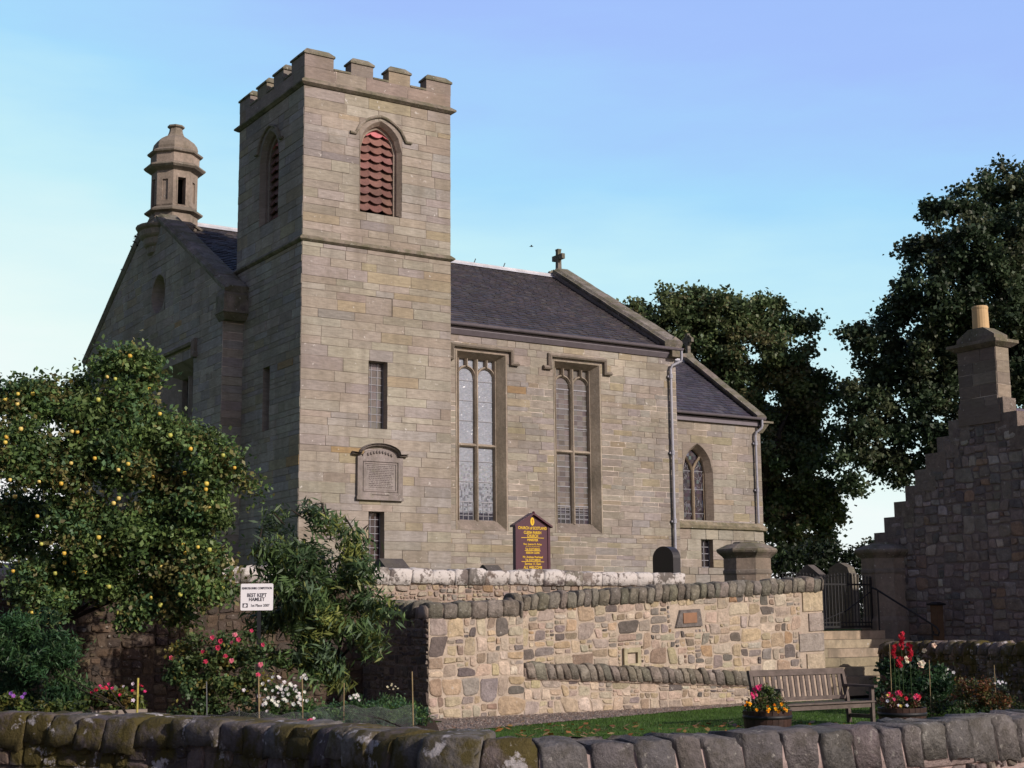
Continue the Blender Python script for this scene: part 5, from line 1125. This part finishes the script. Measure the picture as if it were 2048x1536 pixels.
BL = tree('white_flowered_plant', 'sparse plant with small pale flowers, beside the bronze leaved shrub', blobs_at([(1985, 1370, 14), (2005, 1375, 13)], 26.5, 111, 16), tuple(at(1995, 1430, 26.5).xy)+(.0,), .006, 300, .05, .02, [(.05, .07, .05)], 89, .08, 'flowers')
blooms(BL, [(1997, 1363), (2005, 1364), (2012, 1366), (2000, 1367), (1990, 1366)], .026, [(.7, .7, .75)]*3, 20, D=26.2, layers=1)
IV = leaf_cloud('border_plants', [(*at(1760+300*k/22, 1432, 26+.6*math.sin(k)).xy, .10+.1*abs(math.sin(k*2.1)), .17) for k in range(23)], 3200, .06, .03, [(.02, .042, .016), (.03, .05, .02), (.045, .04, .018)], None, 90, .1)
tag(IV, 'dark mixed foliage filling the border under the path wall', 'border plants', None, 'stuff')
def cane(x, y0, y1, D, zb, label, group, r=.008, c=None, lean=0):
    a = at(x, y1, D); b = at(x+lean, y0, D); mb = MB(); mb.tube([(a.x+(a.x-b.x)*.1, a.y, zb-.05), tuple(b)], r, 6)
    return tag(mb.build('garden_cane', M['cane'], None, (a.x, a.y, zb)), label, 'cane', group)
cane(1782, 1288, 1372, 26.2, .05, 'thin cane standing beside the crimson gladiolus', 'canes in the flower border', lean=-3)
cane(1861, 1320, 1405, 26.2, .05, 'thin cane standing among the white roses', 'canes in the flower border', lean=-3)
cane(1992, 1330, 1405, 25.8, .05, 'thin cane rising out of the bronze leaved shrub', 'canes in the flower border', lean=-4)
# weeds in the gable coping
wd_ = leaf_cloud('gable_weeds', [(14.95, 45.45, 14.05, .22), (14.9, 45.9, 13.85, .2), (14.9, 46.7, 13.3, .14)], 420, .16, .06, [(.02, .03, .015)], None, 91, .1, out=.8)
tag(wd_, 'tuft of weeds growing out of the coping of the west gable', 'weeds')
# ---- fallen leaves and lawn texture
g = np.random.default_rng(12); V = []; Kc = []
for k in range(700):
    p = at(1000+1000*g.random(), 1452-35*g.random(), 19+5*g.random()); x, y = p.x+g.uniform(-1, 1), p.y+g.uniform(-1.6, 1.6)
    if y > 22.4 or x > 23.2 or x < 11 or y < 13: continue
    a = g.uniform(0, 6.28); L = g.uniform(.03, .08); d = np.array((math.cos(a), math.sin(a), g.uniform(-.2, .5)))*L; e = np.array((-math.sin(a), math.cos(a), g.uniform(-.2, .5)))*L*.6; c0 = np.array((x, y, .035))
    V += [c0-d, c0+e, c0+d, c0-e]; Kc += [np.array([(.42, .16, .03), (.35, .20, .05), (.26, .10, .03), (.45, .30, .12)][g.integers(0, 4)])]*4
fl_ = np_mesh('fallen_leaves', np.array(V), np.arange(len(V)).reshape(-1, 4), np.array(Kc), M['leaf']); tag(fl_, 'scattered orange autumn leaves on the lawn', 'fallen leaves', None, 'stuff')
g = np.random.default_rng(33); pv = []; pk = []; pf = []
for k in range(5200):
    u = g.random(); x = 11.2+11.3*u; yb = 23.05 if x > 13.2 else 22.2; y0_ = 20.15+max(0, x-11.9)*.325; y = yb-(yb-y0_)*g.random()
    if y > 23.05 or y < 20.1: continue
    r = g.uniform(.012, .03); b = len(pv); a = g.uniform(0, 1.5)
    pv += [(x+r*math.cos(a+q*math.pi/2), y+r*math.sin(a+q*math.pi/2), .012+r*.15) for q in range(4)] + [(x+g.uniform(-.3, .3)*r, y, .012+r*.9)]
    pf += [(b, b+1, b+4), (b+1, b+2, b+4), (b+2, b+3, b+4), (b+3, b, b+4)]; c = np.array([(.30, .24, .21), (.20, .17, .155), (.38, .31, .26), (.26, .18, .14)][g.integers(0, 4)])*g.uniform(.7, 1.2); pk += [c]*5
tag(np_mesh('gravel_pebbles', np.array(pv), np.array(pf), np.array(pk), M['rubble']), 'loose pinkish gravel along the foot of the wall', 'gravel', None, 'stuff')
g = np.random.default_rng(13); n = 42000
xy = np.stack([g.uniform(10.5, 23.4, n), g.uniform(13.5, 23.2, n)], 1); keep = (xy[:, 1] < 20.2+(xy[:, 0]-11.9)*.325) & (xy[:, 1] > 26-xy[:, 0]*1.02); xy = xy[keep]; n = len(xy)
hgt = g.uniform(.02, .05, n); a = g.uniform(0, 6.28, n); base = np.column_stack([xy, np.full(n, .0)]); sd = np.column_stack([np.cos(a), np.sin(a), np.zeros(n)])*.006; tipv = np.column_stack([g.normal(0, .015, n), g.normal(0, .015, n), hgt])
V = np.stack([base-sd, base+sd, base+tipv], 1).reshape(-1, 3); kc = np.array((.066, .135, .024))*(g.uniform(.6, 1.5, n)[:, None])
tag(np_mesh('grass_blades', V, np.arange(3*n).reshape(-1, 3), np.repeat(kc, 3, 0), M['leaf']), 'short mown grass of the lawn', 'grass', None, 'stuff')
# ================================================================== SMALL THINGS
def text(s, size, loc, right, up, m, parent, name='lettering', bold=0, ext=.002, sx=1.0, align='CENTER'):
    cu = bpy.data.curves.new(name, 'FONT'); cu.body = s; cu.size = size; cu.align_x = align; cu.align_y = 'CENTER'; cu.extrude = ext; cu.offset = bold; cu.materials.append(m)
    tmp = bpy.data.objects.new(name, cu); me = bpy.data.meshes.new_from_object(tmp); bpy.data.objects.remove(tmp); o = bpy.data.objects.new(name, me); col.objects.link(o); o.parent = parent
    r, u = Vector(right).normalized(), Vector(up).normalized(); n = r.cross(u)
    o.matrix_local = Matrix.Translation(Vector(loc)-ORG[parent.name]) @ Matrix((r*sx, u, n)).transposed().to_4x4(); ORG[o.name] = ORG[parent.name]
    return o
# ---- church notice board
NB = empty('notice_board', (18.12, 27.5, GYD), 'maroon gable-topped church notice board with gold lettering', 'notice board')
f = fS(27.5); x0, x1, z0, z1, za = 17.70, 18.55, 2.86, 3.83, 4.08; xm = 18.125
mb = MB(); mb.prism([(x0, z0), (x1, z0), (x1, z1), (xm, za-.04), (x0, z1)], f, -.03, .03); mb.build('board', M['maroon'], NB)
mb = MB()
for a, b in ((x0, x0-.03), (x1, x1+.03)): mb.box(min(a, b)-.02, max(a, b)+.02, 27.43, 27.57, 1.45, z1)
mb.build('posts', M['maroon'], NB) if False else None
for a in (x0-.005, x1+.005):
    mb = MB(); mb.box(a-.03, a+.03, 27.45, 27.57, 1.45, z1+.0); mb.build('post', M['maroon'], NB)
mb = MB()
for s in (-1, 1): mb.loft([[(xm+s*(.50 if q == 0 else 0), y, (z1-.055 if q == 0 else za-.02)+dz) for y, dz in ((27.40, 0), (27.62, 0), (27.62, .045), (27.40, .045))] for q in (0, 1)])
mb.lathe(xm, 27.42, [(.03, za), (.035, za+.03), (.02, za+.05)], 6); mb.build('gabled_hood', M['maroon'], NB)
mb = MB(); ov = [(xm-.005+.052*math.cos(t), 3.93-.02+.092*math.sin(t)) for t in [2*math.pi*k/20 for k in range(20)]]; mb.prism(ov, f, .03, .036); em = mb.build('oval_emblem', M['gold'], NB)
mb = MB(); mb.prism([(xm-.012, 3.86), (xm+.012, 3.86), (xm+.008, 3.90), (xm+.024, 3.93), (xm+.006, 3.945), (xm, 3.965), (xm-.01, 3.94), (xm-.024, 3.925), (xm-.008, 3.90)], f, .036, .038); mb.build('emblem_device', mat('emblem_ochre', (.45, .22, .02), n1=None), em)
Y = 27.5-.032; Rr_, Uu = (1, 0, 0), (0, 0, 1)
for s, size, z, bold, sx in (('CHURCH of SCOTLAND', .088, 3.765, .002, .80), ('CLEISH PARISH', .088, 3.665, .002, .80), ('CHURCH', .088, 3.590, .002, .80), ('MINISTER', .072, 3.50, .002, .95), ('Rev. Joanne G. Finlay', .060, 3.41, .001, .95), ('The Manse, Muckhart Road', .034, 3.36, 0, 1), ('Tel. 01577 850231', .066, 3.30, .0015, .80), ('SESSION CLERK', .062, 3.22, .0015, .85), ('Mr. Andrew Muirhead', .062, 3.125, .0015, .95), ('Tel. 01577 840218', .066, 3.06, .0015, .80), ('Service 11.15am', .072, 2.975, .0015, .90), ('ALL WELCOME', .085, 2.895, .002, .85)):
    text(s, size, (xm, Y, z-.005), Rr_, Uu, M['gold'], NB, 'lettering', bold, sx=sx)
text('ALL WELCOME', .085, (xm, Y, 2.865+.0), Rr_, Uu, M['gold'], NB, 'lettering', .002, sx=.85) if False else None
mb = MB()
for z, hwd in ((3.547, .30), (3.262, .21), (3.02, .30)): mb.prism(rect(xm-hwd, xm+hwd, z-.006, z+.006), f, .03, .034)
mb.build('gilt_rule', M['gold'], NB)
# ---- white award sign on a black post
sgp = at(514, 1194, 21.6); SG = empty('award_sign', (sgp.x, sgp.y, .2), 'white rectangular sign on a dark post, reading BEST KEPT HAMLET', 'sign')
nS = -HF; rS = Vector((HF.y, -HF.x, 0)); uS = Vector((0, 0, 1)); sw_, sh_ = .470, .385
fz = lambda u, v, d: sgp + rS*u + uS*v + nS*d
def rrect(w_, h_, r, n=4):
    o = []
    for cx_, cy_, a0 in ((w_/2-r, -h_/2+r, -90), (w_/2-r, h_/2-r, 0), (-w_/2+r, h_/2-r, 90), (-w_/2+r, -h_/2+r, 180)):
        o += [(cx_+r*math.cos(R(a0+90*k/n)), cy_+r*math.sin(R(a0+90*k/n))) for k in range(n+1)]
    return o
mb = MB(); mb.prism(rrect(sw_, sh_, .02), fz, 0, .012); mb.build('board', M['white'], SG)
mb = MB(); mb.bar(fz(.03, -sh_/2-1.45, -.03), fz(.03, sh_/2-.05, -.03), .05, .05, up=HF); mb.build('post', M['iron'], SG)
for s, size, v, b, sx in (('KINROSS-SHIRE COMPETITION', .044, .125, .0006, .72), ('BEST KEPT', .072, .025, .0012, .85), ('HAMLET', .072, -.035, .0012, .85), ('1st Place 2007', .052, -.122, .0004, .9)):
    text(s, size, fz(.0 if v > -.1 else .05, v, .0135), rS, uS, M['ink'], SG, 'lettering', b, sx=sx)
mb = MB(); mb.prism(rect(-.205, -.13, -.15, -.09), fz, .012, .014); lg = mb.build('square_logo', M['ink'], SG)
mb = MB(); mb.prism([(-.19, -.14), (-.16, -.145), (-.14, -.12), (-.16, -.1), (-.185, -.105)], fz, .014, .0155); mb.build('logo_mark', M['white'], lg)
# ---- bench
BN = empty('bench', (17.1, 17.8, 0), 'weathered grey wooden garden bench with slatted back, on the lawn', 'bench')
bx0, bx1, by = 15.97, 18.05, 17.96; tk = M['teak']
def part(name, fn):
    mb = MB(); fn(mb); return mb.build(name, tk, BN)
for x in (bx0+.03, bx1-.03):
    part('back_leg', lambda m: m.loft([[(x+a*.03, by+y+b*.03, z) for a, b in ((-1, -1), (1, -1), (1, 1), (-1, 1))] for y, z in ((-.04, 0), (-.01, .40), (.10, .88))]))
    part('front_leg', lambda m: m.bar((x, by-.56, 0), (x, by-.56, .58), .06, .06, up=(0, 1, 0)))
    part('armrest', lambda m: m.bar((x, by-.66, .60), (x, by+.06, .605), .085, .035))
    part('stretcher', lambda m: m.bar((x, by-.53, .12), (x, by-.07, .12), .04, .06))
part('top_rail', lambda m: m.bar((bx0+.06, by+.08, .83), (bx1-.06, by+.08, .83), .04, .10, up=(0, .29, .95)))
part('lower_rail', lambda m: m.bar((bx0+.06, by+.0, .42), (bx1-.06, by+.0, .42), .035, .06))
part('seat_rail', lambda m: m.bar((bx0, by-.55, .31), (bx1, by-.55, .31), .04, .08))
ns = 16
for k in range(ns):
    x = lerp(bx0+.13, bx1-.13, k/(ns-1)); part('back_slat', lambda m: m.bar((x, by+.02, .43), (x, by+.07, .80), .066, .018, up=(0, 1, 0)))
for k in range(6): part('seat_slat', lambda m: m.bar((bx0+.0, by-.57+.1*k, .362-.006*k), (bx1-.0, by-.57+.1*k, .362-.006*k), .078, .025))
# ---- half-barrel planters
def barrel(px_, D, label, pal_):
    c = at(px_, 1440, D); o = empty('barrel_planter', (c.x, c.y, .04), label, 'planter', 'half barrel planters')
    mb = MB(); n = 24; prof = [(.255, .04), (.275, .12), (.30, .28), (.315, .46), (.318, .50), (.285, .50), (.275, .42)]
    for j in range(n):
        a0, a1 = 2*math.pi*(j+.04)/n, 2*math.pi*(j+.96)/n; cc = jit(rng, (.045, .022, .016), .3)
        mb.loft([[(c.x+r*math.cos(a), c.y+r*math.sin(a), z) for a in (a0, a1)] for r, z in prof], cc, closed=False, cap0=False, cap1=False)
    mb.lathe(c.x, c.y, [(.252, .045), (.272, .12), (.296, .28), (.31, .45)], n, (.02, .01, .008)); mb.build('tub', M['oak'], o)
    for r, z in ((.279, .13), (.314, .42)):
        mb = MB(); mb.lathe(c.x, c.y, [(r-.003, z-.022), (r+.006, z-.02), (r+.009, z+.02), (r, z+.022)], n, cap0=False, cap1=False); mb.build('hoop', M['iron'], o, smooth=True)
    mb = MB(); mb.lathe(c.x, c.y, [(.28, .44), (.1, .47), (.005, .475)], 16, cap0=False); mb.build('soil', M['soil'], o)
    return c
c1 = barrel(1535, 19.6, 'half barrel planter of orange and pink flowers in front of the bench', 0)
c2_ = barrel(1805, 20.0, 'half barrel planter of reddish flowers to one side of the bench', 1)
T1 = tree('bedding_flowers', 'pink geraniums and orange marigolds overflowing a half barrel before the bench', [(c1.x+dx, c1.y+dy, z, r) for dx, dy, z, r in ((0, .05, .66, .16), (.14, 0, .62, .14), (-.14, -.03, .6, .13), (.05, -.12, .55, .13), (-.2, .05, .55, .1), (.2, .08, .56, .11), (.08, .1, .74, .1))], (c1.x, c1.y, .47), .008, 2300, .045, .022, [(.045, .075, .02), (.07, .095, .025), (.035, .055, .02), (.09, .07, .03)], 95, .07, 'flowers')
blooms(T1, [(1508, 1378), (1515, 1375), (1521, 1372), (1509, 1385), (1503, 1388), (1512, 1391), (1506, 1394), (1520, 1379)], .032, [(.80, .08, .25), (.75, .05, .2), (.85, .2, .35)], 21, D=19.3)
blooms(T1, [(1494, 1405), (1491, 1411), (1499, 1408), (1513, 1420), (1536, 1413), (1538, 1419), (1535, 1423), (1549, 1411), (1551, 1418), (1563, 1409), (1568, 1418), (1572, 1421), (1558, 1424)], .027, [(.90, .40, .01), (.85, .28, .01), (.95, .50, .02)], 22, D=19.25)
T2 = tree('bedding_flowers', 'red and pink flowers with bronze foliage in the half barrel right of the bench', [(c2_.x+dx, c2_.y+dy, z, r) for dx, dy, z, r in ((0, .05, .60, .14), (.15, 0, .56, .12), (-.15, -.03, .57, .13), (.05, -.12, .54, .12), (-.2, .05, .54, .1), (.2, .08, .54, .1))], (c2_.x, c2_.y, .47), .008, 1300, .045, .025, [(.09, .03, .02), (.07, .06, .02), (.05, .07, .02), (.14, .035, .03)], 96, .07, 'flowers')
blooms(T2, [(1778, 1388), (1784, 1392), (1776, 1393), (1798, 1385), (1801, 1389), (1795, 1387), (1833, 1392), (1838, 1394), (1829, 1395), (1836, 1399), (1812, 1397), (1788, 1399)], .03, [(.70, .05, .14), (.6, .03, .06), (.75, .12, .25)], 23, D=19.7)
blooms(T2, [(1776, 1391), (1775, 1402), (1797, 1411), (1801, 1412), (1814, 1411)], .022, [(.70, .55, .15), (.65, .62, .7), (.7, .65, .7)], 24, D=19.6, layers=2)
# ---- netting fence with canes
NF = empty('wire_fence', (9.6, 17.6, .2), 'low wire netting fence on thin canes round the left flower bed', 'fence')
D0 = lambda x: lerp(18.0, 21.0, (x-280)/560)
def fpt(x, v): p = at(x, 1440, D0(x)); h = .34+.03*math.sin(x*.03)+.02*math.sin(x*.11); return Vector((p.x, p.y, .2+v*h))
mb = MB(); xs = np.linspace(285, 838, 150)
for k in range(-12, 150):
    for s in (1, -1):
        pts_ = [(k+s*(j-6)*1.0+6, j/12) for j in range(0, 13, 3)]; pts_ = [fpt(float(np.interp(a, range(150), xs)), v) for a, v in pts_ if 0 <= a < 149]
        if len(pts_) > 1: mb.tube(pts_, .0016, 3)
for v in (.02, .5, 1): mb.tube([fpt(float(x), v) for x in xs[::3]], .002, 3)
mb.build('netting', M['wire'], NF)
for x, y0, r, c in ((416, 1363, .007, M['wire']), (520, 1352, .010, M['cane']), (607, 1353, .008, M['cane']), (481, 1415, .005, M['wire']), (827, 1343, .010, M['cane'])):
    b = fpt(x, 0); t = at(x-3, y0, D0(x)); mb = MB(); mb.tube([b-Vector((0, 0, .1)), t], r, 6); mb.build('stake', c, NF)
q = at(688, 1385, 20.6); mb = MB(); mb.tube([(q.x, q.y, .15), tuple(at(688, 1366, 20.6))], .008, 6); tag(mb.build('garden_cane', M['cane'], None, (q.x, q.y, .2)), 'short cane standing alone among the feathery bedding plants', 'cane')
q = at(275, 1408, 18.6); mb = MB(); mb.tube([(q.x, q.y, .15), tuple(at(276, 1356, 18.6))], .014, 6); tag(mb.build('garden_cane', mat('yellow_cane', (.42, .36, .09), n1=(20, .6, 1.3)), None, (q.x, q.y, .2)), 'yellowish cane standing at the end of the stone trough', 'cane')
# ---- gravestones
def gravestone(name, x, y, w_, th, zt, kind, m, c, label, z0=GYD):
    mb = MB(); f_ = fW(x); P = []
    if kind == 'round': P = [(y-w_/2, z0-.2), (y-w_/2, zt-w_*.36)] + [(y-w_/2*math.cos(t), zt-w_*.36+w_*.36*math.sin(t)) for t in [math.pi*k/14 for k in range(1, 14)]] + [(y+w_/2, zt-w_*.36), (y+w_/2, z0-.2)]
    elif kind == 'gable': P = [(y-w_/2, z0-.2), (y-w_/2, zt-w_*.3), (y-.03, zt), (y+.03, zt), (y+w_/2, zt-w_*.3), (y+w_/2, z0-.2)]
    elif kind == 'shoulder': P = [(y-w_/2, z0-.2), (y-w_/2, zt-.35), (y-w_*.4, zt-.30), (y-w_*.34, zt-.14), (y-.1, zt-.02), (y, zt), (y+.1, zt-.02), (y+w_*.34, zt-.14), (y+w_*.4, zt-.30), (y+w_/2, zt-.35), (y+w_/2, z0-.2)]
    mb.prism(P, f_, -th, 0, c); mb.box(x-.1, x+th+.1, y-w_/2-.1, y+w_/2+.1, z0-.1, z0+.15, c)
    return tag(mb.build(name, m, None, (x, y, z0)), label, 'gravestone')
gravestone('gravestone', 23.95, 30.2, .85, .24, 3.62, 'round', M['granite'], (.035, .032, .035), 'round-topped black gravestone at the foot of the nave downpipe')
gravestone('gravestone', 15.80, 30.4, 1.15, .62, 3.18, 'gable', M['dressed'], (.09, .08, .078), 'gable-topped dark grey gravestone peeping over the white-lichened coping, under the tower slit window')
gravestone('gravestone', 18.55, 30.3, .85, .42, 3.07, 'gable', M['dressed'], (.10, .09, .085), 'small dark gravestone top just showing over the coping, left of the notice board')
gravestone('gravestone', 31.0, 31.0, 1.05, .26, 3.34, 'shoulder', M['dressed'], (.17, .15, .12), 'tall pale gravestone with a shouldered head seen through the iron gate')
gravestone('gravestone', 29.0, 30.2, .95, .25, 3.22, 'gable', M['dressed'], (.14, .12, .11), 'dark pointed gravestone beyond the end of the retaining wall coping')
gravestone('gravestone', 33.2, 30.6, .8, .2, 2.75, 'round', M['dressed'], (.10, .09, .085), 'low rounded gravestone behind the right side of the iron gate')
gq = at(440, 1110, 30.5)
gravestone('gravestone', gq.x, gq.y, .5, .22, 3.12, 'gable', M['dressed'], (.40, .33, .20), 'buff sandstone gravestone edge showing above the wall beside the apple tree')
# ---- post with cap by the cottage
pp = at(1875, 1250, 34.3); PO = empty('wooden_post', (pp.x, pp.y, .3), 'short brown wooden post with a dark cap, beside the handrail by the cottage', 'post')
mb = MB(); mb.box(pp.x-.10, pp.x+.10, pp.y-.1, pp.y+.1, .2, 2.02, (.2, .12, .07)); mb.build('shaft', mat('brown_wood', (.11, .068, .04), n1=(5, .75, 1.2)), PO)
mb = MB(); mb.frustum((pp.x-.14, pp.x+.14, pp.y-.14, pp.y+.14), (pp.x-.16, pp.x+.16, pp.y-.16, pp.y+.16), 2.0, 2.03); mb.frustum((pp.x-.16, pp.x+.16, pp.y-.16, pp.y+.16), (pp.x-.06, pp.x+.06, pp.y-.06, pp.y+.06), 2.03, 2.08); mb.build('cap', M['iron'], PO)
# ---- bird high over the roof
bp = at(1063, 493, 75); mb = MB(); s_ = .12
mb.loft([[tuple(bp+rS*(t*s_)+Vector((0, 0, r*math.sin(a)*s_))+HF*(r*math.cos(a)*s_)) for a in [2*math.pi*k/6 for k in range(6)]] for t, r in ((-1, .04), (-.6, .14), (0, .2), (.6, .13), (.85, .05))])
for s in (-1, 1): mb.loft([[tuple(bp+rS*(u*s_)+HF*(s*v*s_)+Vector((0, 0, z*s_))) for u, v, z in ((-.35, q, h), (.3, q, h), (.3, q, h+.06), (-.35, q, h+.06))] for q, h in ((.1, .05), (.8, .4), (1.5, .2))])
tag(mb.build('bird', M['bird'], None, tuple(bp)), 'small dark bird flying above the nave roof', 'bird')
